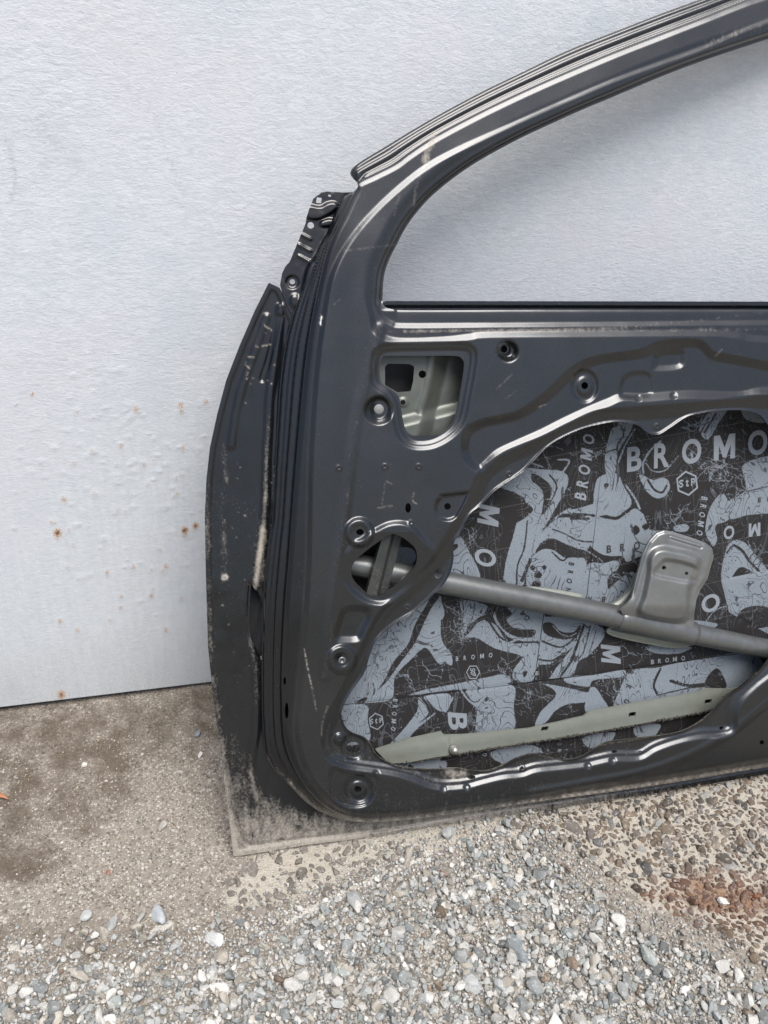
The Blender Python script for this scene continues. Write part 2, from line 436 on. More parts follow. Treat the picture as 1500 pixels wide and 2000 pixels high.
PAINT = mat_paint()
PRIMER = mat_primer('pale green grey primer', (0.165, 0.182, 0.155), (0.225, 0.24, 0.21), 0.25, 0.42)
DULL = mat_primer('dull green grey primer', (0.068, 0.077, 0.068), (0.115, 0.124, 0.110), 0.4, 0.34)
STEEL = mat_primer('silver grey primed steel', (0.105, 0.112, 0.112), (0.185, 0.195, 0.192), 0.65, 0.33)
BLACK = Mt('painted opening shade'); BLACK = BLACK.set(Base_Color=(0.008, 0.009, 0.011), Roughness=0.7)  # flat black that paints shade into the openings
PLUG = mat_ink('pale plug plastic', (0.14, 0.145, 0.145), (0.2, 0.205, 0.205))
ZINC = mat_primer('zinc plated bolt', (0.45, 0.43, 0.38), (0.62, 0.6, 0.55), 0.8, 0.3)
PRINT = mat_print()
INK_L = mat_ink('pale blue grey ink', (0.15, 0.172, 0.195), (0.225, 0.25, 0.275))
INK_D = mat_ink('dark ink', (0.014, 0.014, 0.014), (0.032, 0.03, 0.03))
SEAL = mat_ink('crumbly dark sealer', (0.012, 0.011, 0.010), (0.09, 0.08, 0.066))

# ================================================================ SETTING: ground
gx = np.concatenate([-np.geomspace(60, 0.95, 22), np.arange(-0.8, 1.75, 0.0032), np.geomspace(1.8, 60, 22)])
gy = np.concatenate([-np.geomspace(60, 1.15, 22), np.arange(-1.05, 0.12, 0.0032), np.geomspace(0.16, 60, 22)])
GX, GY = np.meshgrid(gx, gy)
GP = np.stack([GX, GY, np.zeros_like(GX)], -1)
near = (np.abs(GX) < 3) & (GY > -1.13) & (GY < 1)
PXg, PYg = topx(GP); PXg = np.where(near, PXg, -9999); PYg = np.where(near, PYg, 9999)
def psdf(pts, X, Y, m=90, smooth=True):
    P = cr(pts) if smooth else np.array(pts, float)
    D = np.full(X.shape, float(m)); I = np.zeros(X.shape, bool)
    for i in range(len(P)):
        a, b = P[i], P[(i + 1) % len(P)]; dx, dy = b - a; L = dx * dx + dy * dy + 1e-9
        t = np.clip(((X - a[0]) * dx + (Y - a[1]) * dy) / L, 0, 1)
        D = np.minimum(D, np.hypot(X - a[0] - t * dx, Y - a[1] - t * dy))
        if a[1] != b[1]:
            I ^= ((a[1] > Y) != (b[1] > Y)) & (X < (b[0] - a[0]) * (Y - a[1]) / (b[1] - a[1]) + a[0])
    return np.where(I, D, -D)
Z_CREAM = [(440, 1740), (480, 1690), (560, 1600), (1500, 1400), (2200, 1300), (2300, 1700), (1800, 1960), (1500, 1885), (1400, 1825), (1290, 1775), (1200, 1720), (1110, 1655), (1060, 1640), (900, 1650), (760, 1700), (640, 1745), (520, 1785), (450, 1780)]
Z_GRAV = [(-900, 1920), (0, 1895), (180, 1885), (330, 1870), (480, 1830), (560, 1790), (680, 1745), (800, 1690), (880, 1650), (960, 1620), (1060, 1620), (1130, 1665), (1220, 1730), (1300, 1780), (1420, 1835), (1520, 1890), (1800, 1960), (2400, 2300), (2400, 6000), (-2500, 6000)]
Z_STAIN = [(-300, 1330), (60, 1360), (230, 1370), (420, 1335), (440, 1370), (425, 1450), (300, 1480), (250, 1560), (120, 1640), (60, 1720), (-300, 1760)]
Z_DIRT = [(-300, 1770), (60, 1800), (260, 1810), (420, 1790), (520, 1800), (420, 1850), (250, 1885), (0, 1890), (-300, 1910)]
Z_RUST = [(1240, 1750), (1300, 1725), (1390, 1715), (1520, 1730), (1600, 1780), (1500, 1815), (1400, 1805), (1310, 1785)]
w1 = 14 * fbm(GX * 30, GY * 30, 3)
d_c = psdf(Z_CREAM, PXg, PYg) + w1; d_g = psdf(Z_GRAV, PXg, PYg) + w1; d_s = psdf(Z_STAIN, PXg, PYg); d_d = psdf(Z_DIRT, PXg, PYg); d_r = psdf(Z_RUST, PXg, PYg)
a_c = S(d_c + 30 * fbm(GX * 14, GY * 14, 8), -26, 26) * (1 - S(d_g, 10, 50)) * (0.7 + 0.3 * S(PXg, 420, 640)); a_g = S(d_g, 10, 60)
a_s = np.maximum(S(d_s, -80, 50) * 0.85, S(d_d, -50, 30) * 0.55)
d_b = psdf([(430, 1800), (560, 1800), (640, 1770), (760, 1720), (800, 1720), (720, 1780), (600, 1840), (450, 1860)], PXg, PYg)
a_s = np.maximum(a_s, 0.6 * S(d_b, -35, 15))
lime = np.zeros_like(GX)
for A, B in (((560, 1800), (640, 1762)), ((640, 1762), (760, 1704)), ((760, 1704), (840, 1668)), ((300, 1822), (330, 1805)), ((20, 1850), (60, 1858))):
    A = np.array(A, float); B = np.array(B, float); dx, dy = B - A
    tq = np.clip(((PXg - A[0]) * dx + (PYg - A[1]) * dy) / (dx * dx + dy * dy), 0, 1)
    lime = np.maximum(lime, np.exp(-(np.hypot(PXg - A[0] - tq * dx, PYg - A[1] - tq * dy) / 9) ** 2)); a_r = S(d_r + 40 * fbm(GX * 25, GY * 25, 19), -40, 50) * 0.8
far = ~near
a_g = np.where(far, np.where(GY < -0.9, 1.0, 0.25), a_g)
GZ = 0.0016 * fbm(GX * 60, GY * 60, 11) + 0.004 * fbm(GX * 9, GY * 9, 21) - 0.009 * a_g + 0.002 * a_c + 0.0015 * lime + 0.0012 * fbm(GX * 160, GY * 160, 31, 2)
GZ = np.where(far, -0.004, GZ)
gi = np.arange(GX.size).reshape(GX.shape)
gq = np.stack([gi[:-1, :-1].ravel(), gi[:-1, 1:].ravel(), gi[1:, 1:].ravel(), gi[1:, :-1].ravel()], 1)
GP[..., 2] = GZ
ground = newmesh('ground', GP.reshape(-1, 3), [gq], mat_ground(), None, dict(cream=a_c.ravel(), grav=a_g.ravel(), stain=a_s.ravel(), rust=a_r.ravel(), lime=lime.ravel()))
tag(ground, kind='structure')

# ================================================================ wall
wx = np.concatenate([np.arange(-3, -0.5, 0.25), np.arange(-0.5, 0.16, 0.0028), np.arange(0.16, 1.7, 0.02), np.arange(1.72, 4.6, 0.25)])
wz = np.concatenate([np.arange(0.013, 0.75, 0.0028), np.arange(0.752, 1.75, 0.012), np.arange(1.8, 3.01, 0.15)])
WX, WZ = np.meshgrid(wx, wz)
wpx, wpy = topx(np.stack([WX, np.zeros_like(WX), WZ], -1))
RUST = [(267, 800, 9, .75), (353, 792, 8, .85), (355, 803, 7, .7), (402, 785, 8, .6), (150, 804, 7, .5), (182, 816, 5, .45), (180, 880, 5, .6), (237, 871, 6, .7), (357, 875, 6, .75), (145, 905, 6, .55), (282, 908, 6, .6), (343, 934, 5, .5), (185, 963, 5, .6), (125, 975, 8, .75), (100, 1020, 6, .55), (108, 1020, 5, .5), (112, 1041, 9, 1.15), (134, 1036, 5, .6), (142, 1063, 5, .4), (346, 964, 5, .65), (340, 970, 4, .5), (361, 1036, 8, 1.2), (361, 1044, 7, .8), (382, 1027, 7, 1.1), (312, 1074, 4, .6), (324, 1106, 7, .8), (318, 1116, 6, .5), (296, 1112, 5, .5), (260, 1108, 6, .7), (131, 1108, 5, .4), (209, 1118, 5, .9), (296, 1163, 6, .8), (297, 1150, 4, .4), (237, 1165, 5, .7), (236, 1187, 5, .7), (354, 1168, 5, .6), (214, 1210, 4, .6), (117, 1213, 6, .8), (151, 1231, 6, .7), (324, 1230, 6, .75), (120, 1357, 9, 1.0), (1062, 64, 8, .8), (862, 46, 6, .4), (63, 770, 4, 1.0), (31, 790, 4, .6), (450, 140, 4, .7), (245, 1000, 5, .5), (328, 907, 6, .3), (290, 945, 5, .4)]
rust = np.zeros_like(WX); blist = np.zeros_like(WX)
for (x, y, r, a) in RUST:
    r = r * 1.15
    d = np.hypot(wpx - x, (wpy - y) / 1.15)
    a = a * (1.0 if a > .95 else .72)
    rust = np.maximum(rust, a * np.exp(-(d / (r * 0.7)) ** 2))
    dr = np.hypot((wpx - x) * 1.5, np.clip(wpy - y, -1e9, 1e9)); st_ = (wpy > y) & (wpy < y + r * 3)
    rust = np.maximum(rust, np.where(st_, 0.42 * a * np.exp(-((wpx - x) / (r * 0.5)) ** 2) * (1 - (wpy - y) / (r * 3 + 1e-6)), 0))
    blist += 0.8 * np.exp(-(d / r) ** 2)
for _ in range(120):
    x = rng.normal(240, 100); y = rng.normal(930, 120); r = rng.uniform(2.5, 7)
    if x > 430 or x < 0: continue
    blist += rng.uniform(0.3, 1) * np.exp(-(np.hypot((wpx - x) / 1.4, wpy - y) / r) ** 2)
mark = np.zeros_like(WX)
def wline(pts, wd, a):
    global mark
    P = cr(pts, False)
    for i in range(len(P) - 1):
        A, B = P[i], P[i + 1]; dx, dy = B - A; L = dx * dx + dy * dy + 1e-9
        t = np.clip(((wpx - A[0]) * dx + (wpy - A[1]) * dy) / L, 0, 1)
        mark = np.maximum(mark, a * np.exp(-(np.hypot(wpx - A[0] - t * dx, wpy - A[1] - t * dy) / wd) ** 2))
wline([(8, 265), (22, 300), (30, 350), (20, 390)], 4, .5)
wline([(70, 240), (110, 285), (150, 320)], 22, .28)
wline([(250, 170), (300, 225), (318, 280), (345, 345), (360, 380)], 3.0, .35)
wline([(70, 300), (95, 325)], 8, .3)
wline([(1370, 430), (1366, 410), (1376, 402)], 2, .3)
wverts = np.stack([WX, np.zeros_like(WX), WZ], -1).reshape(-1, 3)
wi = np.arange(WX.size).reshape(WX.shape)
wq = np.stack([wi[:-1, :-1].ravel(), wi[:-1, 1:].ravel(), wi[1:, 1:].ravel(), wi[1:, :-1].ravel()], 1)
# thickness: back face and a returned bottom edge
per = np.concatenate([wi[0, :], wi[1:, -1], wi[-1, -2::-1], wi[-2:0:-1, 0]])
nb0 = len(wverts); back = wverts[per] + np.array([0, 0.04, 0])
wq2 = np.stack([per, nb0 + np.arange(len(per)), nb0 + (np.arange(len(per)) + 1) % len(per), np.roll(per, -1)], 1)
zf = np.zeros(len(per))
wall = newmesh('metal_wall', np.concatenate([wverts, back]), [wq, wq2], mat_wall(), None,
               dict(rust=np.concatenate([rust.ravel(), zf]), blist=np.concatenate([blist.ravel(), zf]), mark=np.concatenate([mark.ravel(), zf])), smooth=False)
tag(wall, 'pale grey painted metal wall with rust specks standing behind the car door', 'wall')

# ================================================================ DOOR
door = bpy.data.objects.new('car_door', None); COL.objects.link(door)
door.location = BASE.tolist(); door['_o'] = BASE.tolist()
tag(door, 'dark grey car door shell with bare inner panel leaning against the pale metal wall', 'car door')

# ---- traced outlines (directions towards the outlines, met on the door's own plane)
FR_TOP = [(687, 330), (760, 282), (840, 234), (930, 185), (1020, 141), (1110, 98), (1200, 62), (1290, 27), (1380, -6), (1500, -50), (1750, -130), (2050, -195), (2300, -215), (2440, -180), (2500, -60)]
RIGHT = [(2500, 300), (2470, 700), (2480, 1100), (2440, 1330)]
PA = FR_TOP + RIGHT + [(1900, 1436), (1500, 1498), (1283, 1534), (1067, 1564), (900, 1588), (790, 1602), (710, 1606), (654, 1597), (606, 1573), (558, 1526), (526, 1488), (514, 1440), (511, 1320), (514, 1160), (524, 1060), (532, 1010), (537, 910), (542, 830), (547, 750), (558, 670), (572, 616), (588, 570), (606, 530), (622, 486), (640, 450), (655, 415), (672, 385), (694, 372), (699, 358)]
LA = [(699, 357), (730, 342), (770, 322), (800, 300), (852, 266), (935, 222), (1020, 181), (1110, 141), (1200, 103), (1290, 68), (1380, 33), (1440, 9), (1500, -12), (1750, -90), (2050, -150), (2280, -165), (2370, -60)]
PL = LA + [(2420, 300), (2400, 700), (2400, 1100), (2370, 1320)] + [(1900, 1428), (1500, 1491), (1283, 1527), (1067, 1557), (900, 1581), (790, 1595), (715, 1599), (665, 1590), (620, 1562), (582, 1515), (562, 1468), (553, 1420), (551, 1320), (556, 1200), (564, 1100), (571, 1000), (579, 900), (588, 800), (598, 700), (610, 620), (622, 560), (636, 500), (652, 458), (671, 422), (684, 394), (694, 372)]
PB = [(639, 560), (652, 520), (672, 482), (702, 440), (742, 397), (790, 354), (830, 324), (870, 301), (940, 268), (1020, 231), (1110, 191), (1200, 153), (1290, 119), (1380, 86), (1500, 38), (1750, -40), (2050, -105), (2260, -120), (2330, -40), (2360, 300), (2350, 700), (2350, 1100), (2320, 1310)] + [(1900, 1424), (1500, 1487), (1283, 1523), (1067, 1553), (900, 1577), (790, 1591), (720, 1595), (672, 1586), (630, 1556), (600, 1515), (583, 1468), (576, 1420), (580, 1360), (588, 1280), (594, 1200), (600, 1100), (602, 1000), (604, 900), (609, 810), (616, 720), (626, 640)]
OPEN = [(747, 585), (750, 540), (760, 508), (774, 480), (790, 449), (810, 420), (838, 388), (870, 360), (912, 329), (960, 300), (1020, 268), (1080, 240), (1140, 213), (1200, 188), (1290, 150), (1380, 116), (1500, 76), (1750, -5), (2050, -65), (2200, -75), (2240, 0), (2265, 300), (2260, 560), (2240, 597), (2150, 603), (1900, 604), (1500, 605), (1100, 605), (900, 606), (790, 606), (762, 603), (750, 597)]
BIG = [(1020, 922), (1044, 898), (1068, 874), (1100, 854), (1140, 837), (1180, 827), (1212, 824), (1244, 830), (1260, 842), (1272, 848), (1288, 848), (1308, 836), (1340, 815), (1372, 807), (1400, 803), (1440, 801), (1468, 804), (1488, 814), (1502, 832), (1530, 850), (1600, 855), (1680, 900), (1730, 1000), (1700, 1110), (1620, 1190), (1540, 1255), (1500, 1290), (1478, 1314), (1448, 1340), (1413, 1362), (1392, 1388), (1361, 1413), (1327, 1429), (1283, 1437), (1197, 1447), (1171, 1456), (1136, 1477), (1106, 1482), (1067, 1473), (1040, 1472), (1010, 1480), (983, 1494), (950, 1505), (917, 1504), (893, 1500), (833, 1502), (783, 1497), (750, 1484), (733, 1470), (727, 1457), (713, 1441), (690, 1432), (675, 1420), (667, 1397), (672, 1377), (687, 1350), (711, 1315), (722, 1281), (735, 1251), (757, 1230), (783, 1211), (810, 1195), (831, 1177), (847, 1161), (866, 1142), (880, 1118), (886, 1090), (885, 1072), (889, 1055), (901, 1036), (917, 1006), (943, 983), (965, 960), (984, 946)]
SMALL = [(741, 1057), (765, 1043), (783, 1048), (798, 1058), (810, 1070), (815, 1087), (810, 1106), (794, 1123), (770, 1145), (751, 1159), (735, 1163), (719, 1160), (703, 1146), (690, 1131), (686, 1114), (695, 1094), (719, 1073)]
MIRH = [(742, 712), (747, 698), (757, 695), (820, 695), (888, 695), (903, 702), (906, 716), (900, 760), (891, 807), (882, 829), (866, 844), (847, 850), (812, 851), (799, 847), (792, 838), (787, 820), (783, 795), (779, 776), (770, 765), (749, 751), (742, 736)]
MIRR = [(724, 712), (728, 690), (740, 678), (757, 672), (830, 670), (905, 670), (926, 680), (931, 697), (927, 730), (920, 767), (908, 822), (884, 853), (848, 873), (811, 876), (787, 865), (773, 843), (767, 812), (763, 790), (752, 771), (733, 758), (724, 742)]
RIM = [(938, 922), (911, 980), (885, 1027), (862, 1064), (837, 1100), (794, 1147), (757, 1178), (730, 1212), (703, 1270), (676, 1328), (652, 1376), (634, 1412), (628, 1450), (640, 1482), (667, 1497), (700, 1503), (767, 1513), (807, 1524), (840, 1537), (870, 1541), (910, 1538), (945, 1529), (983, 1520), (1020, 1516), (1047, 1507), (1100, 1501), (1149, 1495), (1197, 1485), (1250, 1483), (1283, 1465), (1327, 1450), (1370, 1441), (1418, 1438), (1438, 1424), (1440, 1395), (1450, 1370), (1475, 1345), (1500, 1325), (1600, 1250), (1760, 1130), (1800, 970), (1740, 830), (1620, 790), (1500, 774), (1440, 777), (1380, 787), (1260, 796), (1200, 800), (1160, 805), (1110, 828), (1060, 853), (1020, 869), (985, 884), (958, 903)]
CHAN = [(905, 872), (912, 842), (940, 825), (975, 817), (1012, 808), (1045, 788), (1080, 760), (1105, 735), (1135, 712), (1175, 699), (1252, 688), (1283, 674), (1325, 668), (1362, 668), (1378, 677), (1394, 692), (1440, 701), (1500, 713), (1650, 740), (1800, 800), (1900, 950), (1870, 1150), (1790, 1150), (1830, 970), (1760, 815), (1630, 775), (1500, 766), (1440, 775), (1340, 773), (1260, 779), (1216, 778), (1190, 788), (1155, 802), (1105, 825), (1060, 848), (1015, 868), (975, 887), (952, 908), (938, 919), (920, 908), (908, 892)]
BELT1 = [(734, 590), (738, 604), (746, 618), (766, 632), (792, 636), (950, 635), (1200, 633), (1500, 630), (2230, 626), (2250, 560), (2200, 560), (800, 560), (730, 560)]
BELT2 = [(728, 628), (736, 650), (756, 662), (792, 667), (870, 664), (920, 658), (960, 654), (1200, 652), (1380, 651), (1440, 655), (1500, 663), (1800, 672), (2230, 660), (2250, 560), (2200, 560), (800, 560), (722, 560)]

step = 2.1
g = Grid(np.concatenate([np.arange(500, 1512, step), np.arange(1516, 2520, 9)]),
         np.concatenate([np.arange(-240, -8, 8), np.arange(-6, 1615, step)]))
dA = g.sdf(PA, 90); dL = g.sdf(PL, 90); dB = g.sdf(PB, 60); dO = g.sdf(OPEN, 50)
dBig = g.sdf(BIG, 60); dSm = g.sdf(SMALL, 40); dMh = g.sdf(MIRH, 40); dMr = g.sdf(MIRR, 30)
dRim = g.sdf(RIM, 60); dCh = g.sdf(CHAN, 40); dB1 = g.sdf(BELT1, 30); dB2 = g.sdf(BELT2, 30)
X, Y = g.X, g.Y
t = np.clip(dA / np.maximum(dA - dL, 1e-3), 0, 1)
t = np.where(dL > 0, 1.0, t)
isleft = S(-X, -700, -640)          # the tall hinge side below the mirror corner
prof_left = 0.30 * S(t, 0.04, 0.14) + 0.10 * S(t, 0.30, 0.36) + 0.25 * S(t, 0.50, 0.62) + 0.35 * S(t, 0.86, 1.0)
prof_top = 0.35 * S(t, 0.0, 0.10) + 0.25 * S(t, 0.30, 0.42) - 0.14 * S(t, 0.55, 0.64) + 0.22 * S(t, 0.70, 0.80) + 0.32 * S(t, 0.93, 1.0)
H = 0.008 + 0.032 * isleft * prof_left + (1 - isleft) * (0.022 + 0.010 * prof_top)
H = H + (0.0042 - 0.0012 * (1 - isleft)) * S2(dL, -1, 10) + (0.0054 - 0.0024 * (1 - isleft)) * S2(dB, -2, 9)
H = H - 0.010 * (1 - S(-dO, 3, 15)) * S(-Y, -610, -585)
H = H - 0.006 * (1 - S(-dO, 14, 40)) * S(-Y, -620, -560) * 0.6
bf = np.maximum(S(X, 756, 776), S(Y, 555, 625))
H = H - bf * (0.0035 * S2(dB1, -5, 5) + 0.0046 * S2(dB2, -6, 7))
H = H - 0.0035 * S(dB2, -14, -2) * S(X, 780, 880) * 0
# soft crease down the hinge side of the face
cre = g.line([(742, 640), (722, 720), (700, 800), (688, 880), (676, 980), (660, 1100), (648, 1200), (634, 1320)], 24)
H = H + 0.0016 * (1 - S(cre, 2, 16))
H = H - (0.0046 + 0.0008 * S(Y, 1300, 1450)) * S2(dRim, -3, 8) - 0.0036 * S2(dRim, 12, 20) * S(Y, 1380, 1470) - 0.004 * S(dRim, 6, 26) * (1 - S(Y, 1380, 1470))
H = H - 0.0074 * S2(dCh, -6, 11)
H = H + 0.003 * (1 - S(-dBig, 0, 5))
# the mirror mounting window and its pressed frame
H = H - 0.0034 * S2(dMr, -3, 5) - 0.0030 * S2(dMr, 8, 15)
def boss(cx, cy, r, amp, wd=5, ry=None):
    return amp * S2(g.circ(cx, cy, r, ry), -wd / 2, wd / 2)
bm = S2(g.circ(740, 801, 27), -3, 5)
H = H - 0.0055 * bm - 0.003 * S(g.circ(740, 799, 20), -3, 3)
# dimple cone top
H = H - 0.011 * S(g.circ(992, 686, 24), 0, 16) + 0.004 * S(g.circ(985, 682, 11), -2, 2)
# bosses and recesses
H = H - boss(1142, 754, 25, 0.0035, 6, 31) + boss(1142, 754, 15, 0.002, 6, 18)
tab = np.maximum(g.circ(874, 992, 24), np.minimum(g.sdf([(860, 968), (925, 960), (900, 1012), (865, 1014)], 30, False), 30))
H = H - 0.0052 * S2(tab, -3, 4) * (1 - S(dRim, -8, 0))
H = H + boss(702, 1040, 27, 0.006, 8) - boss(702, 1040, 15, 0.0015, 4)
sur = g.sdf([(690, 1062), (716, 1045), (738, 1032), (760, 1022), (785, 1020), (806, 1028), (826, 1050), (846, 1074), (843, 1100), (820, 1125), (780, 1162), (752, 1178), (722, 1176), (698, 1162), (676, 1138), (668, 1112), (674, 1085)], 40)
H = H + S2(sur, -4, 6) * np.interp(Y, [1040, 1095, 1150], [0.0055, 0.0, -0.0055])
H = H - 0.0062 * S2(g.sdf([(674, 1187), (698, 1184), (722, 1190), (724, 1208), (712, 1232), (702, 1250), (680, 1253), (656, 1251), (654, 1236), (664, 1200)], 30), -3, 11)
H = H + boss(668, 1288, 27, 0.0045, 7) - boss(668, 1289, 13, 0.0015, 3)
H = H - boss(700, 1541, 26, 0.004, 6) + boss(700, 1541, 15, 0.002, 3)
H = H - 0.0035 * S(g.sdf([(652, 1500), (672, 1506), (700, 1512), (735, 1516), (732, 1545), (715, 1572), (680, 1575), (652, 1560), (642, 1528)], 30), -3, 3)
H = H - 0.0024 * S(g.sdf([(1218, 738), (1240, 728), (1266, 730), (1272, 745), (1268, 772), (1214, 774)], 30), -4, 6)
H = H - 0.0042 * S2(g.sdf([(1284, 688), (1330, 684), (1336, 698), (1328, 718), (1280, 722), (1276, 712)], 30), -3, 9)
H = H - boss(690, 1458, 24, 0.003, 5) + boss(664, 1443, 11, 0.003, 4)
for (x, y) in ((1247, 778), (1316, 773), (867, 1541), (912, 1538), (1149, 1496), (1197, 1486), (735, 1511)):
    H = H - 0.0016 * S(g.circ(x, y, 6), -2, 3)
for (x, y) in ((752, 911), (818, 911), (802, 1021), (1020, 1500), (995, 926), (795, 1186), (1284, 833), (662, 914), (664, 1443)):
    H = H + 0.0012 * S(g.circ(x, y, 5), -3, 2) - 0.0022 * S(g.circ(x, y + 0.5, 2.6), -1, 2)
# long pressed line low on the panel and shallow waves of real sheet metal
lowl = g.line([(1040, 1548), (1150, 1528), (1260, 1506), (1360, 1468), (1440, 1420), (1500, 1372), (1620, 1280)], 24)
H = H + 0.0014 * (1 - S(lowl, 1, 12))
H = H + 0.0011 * fbm(X / 120, Y / 120, 5, 3)
H = H - 0.003 * S(g.sdf([(640, 1486), (900, 1560), (1260, 1500), (1440, 1445), (1500, 1420), (1700, 1400), (1600, 1500), (900, 1600), (650, 1590)], 40), -10, 10) * 0
# holes
hole = np.maximum.reduce([dO, dBig, dSm, dMh, g.circ(857, 1121, 9, 10)])
for (cx, cy, rx, ry) in ((740, 799, 6.5, 6.5), (985, 682, 6, 7), (1142, 753, 6.5, 7), (797, 992, 5.5, 9.5), (874, 989, 6.5, 6.5), (703, 1039, 7.5, 6), (668, 1290, 5, 5), (699, 1541, 7, 6),
                         (690, 1460, 14, 11), (921, 1518, 8, 4), (788, 785, 0, 0), (1250, 1469, 5, 3.5), (1409, 1422, 4, 3.5), (1200, 1468, 6, 3), (1018, 1501, 3.5, 3), (1488, 1450, 4, 4.5), (1468, 1504, 3, 2.5), (560, 1388, 3.5, 16), (556, 1330, 2.6, 8)):
    if rx: hole = np.maximum(hole, g.circ(cx, cy, rx, ry))
M = np.minimum(dA, -hole)
dust = 0.06 + 0 * X
dust = dust + 0.17 * np.exp(-(cre / 7.0) ** 2)
dust = dust + 0.20 * S(Y, 1440, 1600)
dust = dust + 0.16 * S(dRim, 2, 14) * S(Y, 1400, 1470)
dust = dust + 0.45 * (1 - S(dA, 2, 12)) * S(Y, 1400, 1560)
dust = dust + 0.45 * np.exp(-(g.line([(875, 1500), (885, 1512), (905, 1508)], 30) / 10) ** 2)
dust = dust + 0.55 * np.exp(-(g.line([(850, 262), (838, 288), (828, 310)], 30) / 8) ** 2)
dust = dust + 0.30 * np.exp(-(g.line([(1380, 88), (1420, 72), (1500, 50)], 30) / 12) ** 2)
dust = dust + 0.35 * np.exp(-(g.line([(835, 310), (815, 360), (808, 400)], 30) / 6) ** 2)
dust = dust + 0.3 * np.exp(-((g.line([(760, 647), (1000, 645), (1500, 643)], 20)) / 5) ** 2)
dust = dust + 0.35 * np.exp(-(g.line([(1550, 1485), (1380, 1512), (1100, 1556)], 20) / 5) ** 2)
dust = dust + 0.25 * np.exp(-(g.line([(1500, 610), (1200, 640), (790, 648)], 20) / 4) ** 2)
scr = np.zeros_like(X)
for (pts, wd, a) in (([(594, 1268), (602, 1310), (610, 1345)], 1.6, .9), ([(610, 1345), (618, 1388)], 1.3, .5), ([(970, 760), (1000, 731)], 1.2, .35), ([(988, 778), (1008, 764)], 1.2, .3), ([(738, 992), (766, 988)], 1.5, .5), ([(755, 940), (766, 946)], 1.4, .35),
                     ([(752, 945), (746, 985)], 1.2, .3), ([(628, 618), (626, 634)], 2.4, 1.3), ([(808, 962), (806, 978), (814, 984)], 1.4, .6), ([(1065, 790), (1048, 797)], 1.6, .5), ([(672, 490), (770, 478)], 2.0, .22), ([(770, 420), (780, 380)], 2.0, .2),
                     ([(1410, 683), (1396, 697)], 1.8, .4), ([(652, 596), (664, 584)], 1.2, .3), ([(690, 1432), (713, 1441), (727, 1457), (733, 1470), (750, 1484), (783, 1497), (833, 1502), (893, 1500), (950, 1505), (983, 1494)], 1.8, .5),
                     ([(1010, 1480), (1040, 1472), (1106, 1482), (1171, 1456), (1283, 1437), (1361, 1413), (1413, 1362), (1478, 1314)], 1.8, .5), ([(640, 1380), (630, 1412), (628, 1440)], 1.5, .45)):
    scr = np.maximum(scr, a * np.exp(-(g.line(pts, 10) / wd) ** 2))
gloss_shade = 1.0 * isleft * (1 - S(dB, -8, 2)) + 0.5 * (1 - isleft) * (1 - S(dL, -6, 4))  # hinge side pushed near black, groove shade painted into the colour
panel = sheet('inner_panel', g, H, M, PAINT, door, dict(dust=dust, gloss_shade=gloss_shade, scr=scr))

# ---- outer skin: flange seen at the left and bottom, belt edge, and the back of the door cavity
SK = [(525, 552), (498, 606), (470, 670), (442, 742), (424, 810), (410, 874), (403, 938), (400, 1010), (402, 1120), (406, 1260), (416, 1360), (426, 1432), (440, 1540), (449, 1610), (456, 1672), (470, 1671), (510, 1665), (600, 1650), (750, 1632), (850, 1613), (1067, 1582), (1283, 1549), (1500, 1511), (1900, 1444), (2450, 1352),
      (2505, 1200), (2515, 700), (2505, 586), (2200, 588), (1500, 589), (900, 588), (752, 588), (700, 620), (640, 640), (590, 640), (574, 622), (560, 590), (546, 562)]
gs = Grid(np.concatenate([np.arange(394, 720, 2.2), np.arange(724, 1512, 4.4), np.arange(1520, 2530, 12)]), np.arange(545, 1680, 2.2))
ds = gs.sdf(SK[:1] + SK[1:], 70, smooth=False)
dAs = gs.sdf(PA, 60)
Xs, Ys = gs.X, gs.Y
Hs = 0.0 + 0.0022 * (1 - S(ds, 8, 13))                                   # folded hem
Hs = Hs - 0.022 * S(dAs, 6, 30) * S(Ys, 640, 700) - 0.012 * S(dAs, 6, 30) * (1 - S(Ys, 640, 700))
bead = gs.line([(548, 600), (540, 680), (527, 770), (524, 830), (520, 900), (518, 980), (510, 1060), (500, 1130), (494, 1180), (492, 1260), (500, 1330), (499, 1420), (490, 1500), (500, 1560)], 40)
Hs = Hs + 0.0035 * (1 - S(bead, 2, 12))
rd1 = gs.line([(520, 620), (500, 680), (478, 740), (462, 800), (452, 870)], 30); Hs = Hs + 0.0022 * (1 - S(rd1, 2, 12))
rd2 = gs.line([(545, 620), (528, 690), (512, 740)], 30); Hs = Hs - 0.0024 * (1 - S(rd2, 2, 9))
Hs = Hs + 0.0012 * fbm(Xs / 22, Ys / 150, 15, 3) + 0.0008 * fbm(Xs / 60, Ys / 60, 25, 3)
lip = gs.line([(440, 1480), (462, 1600), (480, 1646), (540, 1645), (700, 1626), (900, 1595)], 30); Hs = Hs - 0.002 * (1 - S(lip, 1, 7))
PKT = [(491, 1141), (497, 1150), (504, 1157), (512, 1176), (517, 1209), (515, 1240), (512, 1272), (508, 1281), (498, 1262), (489, 1245), (487, 1199), (489, 1156)]
dk = gs.sdf(PKT, 30)
Hs = Hs - 0.004 * S(dk, -7, 0)
hs = np.maximum.reduce([dk, gs.circ(583, 1616, 6, 5), gs.circ(494, 1632, 3, 2.5), gs.circ(550, 1640, 7, 2.5), gs.circ(596, 1596, 4, 2)])
dus = 0.04 + 0.30 * S(Ys, 1380, 1560) + 0.26 * S(Ys, 1540, 1640)
dus = dus - 0.75 * np.exp(-(gs.line([(515, 1430), (530, 1490), (560, 1530), (610, 1570)], 60) / 32) ** 2) * (1 - S(Ys, 1560, 1620))
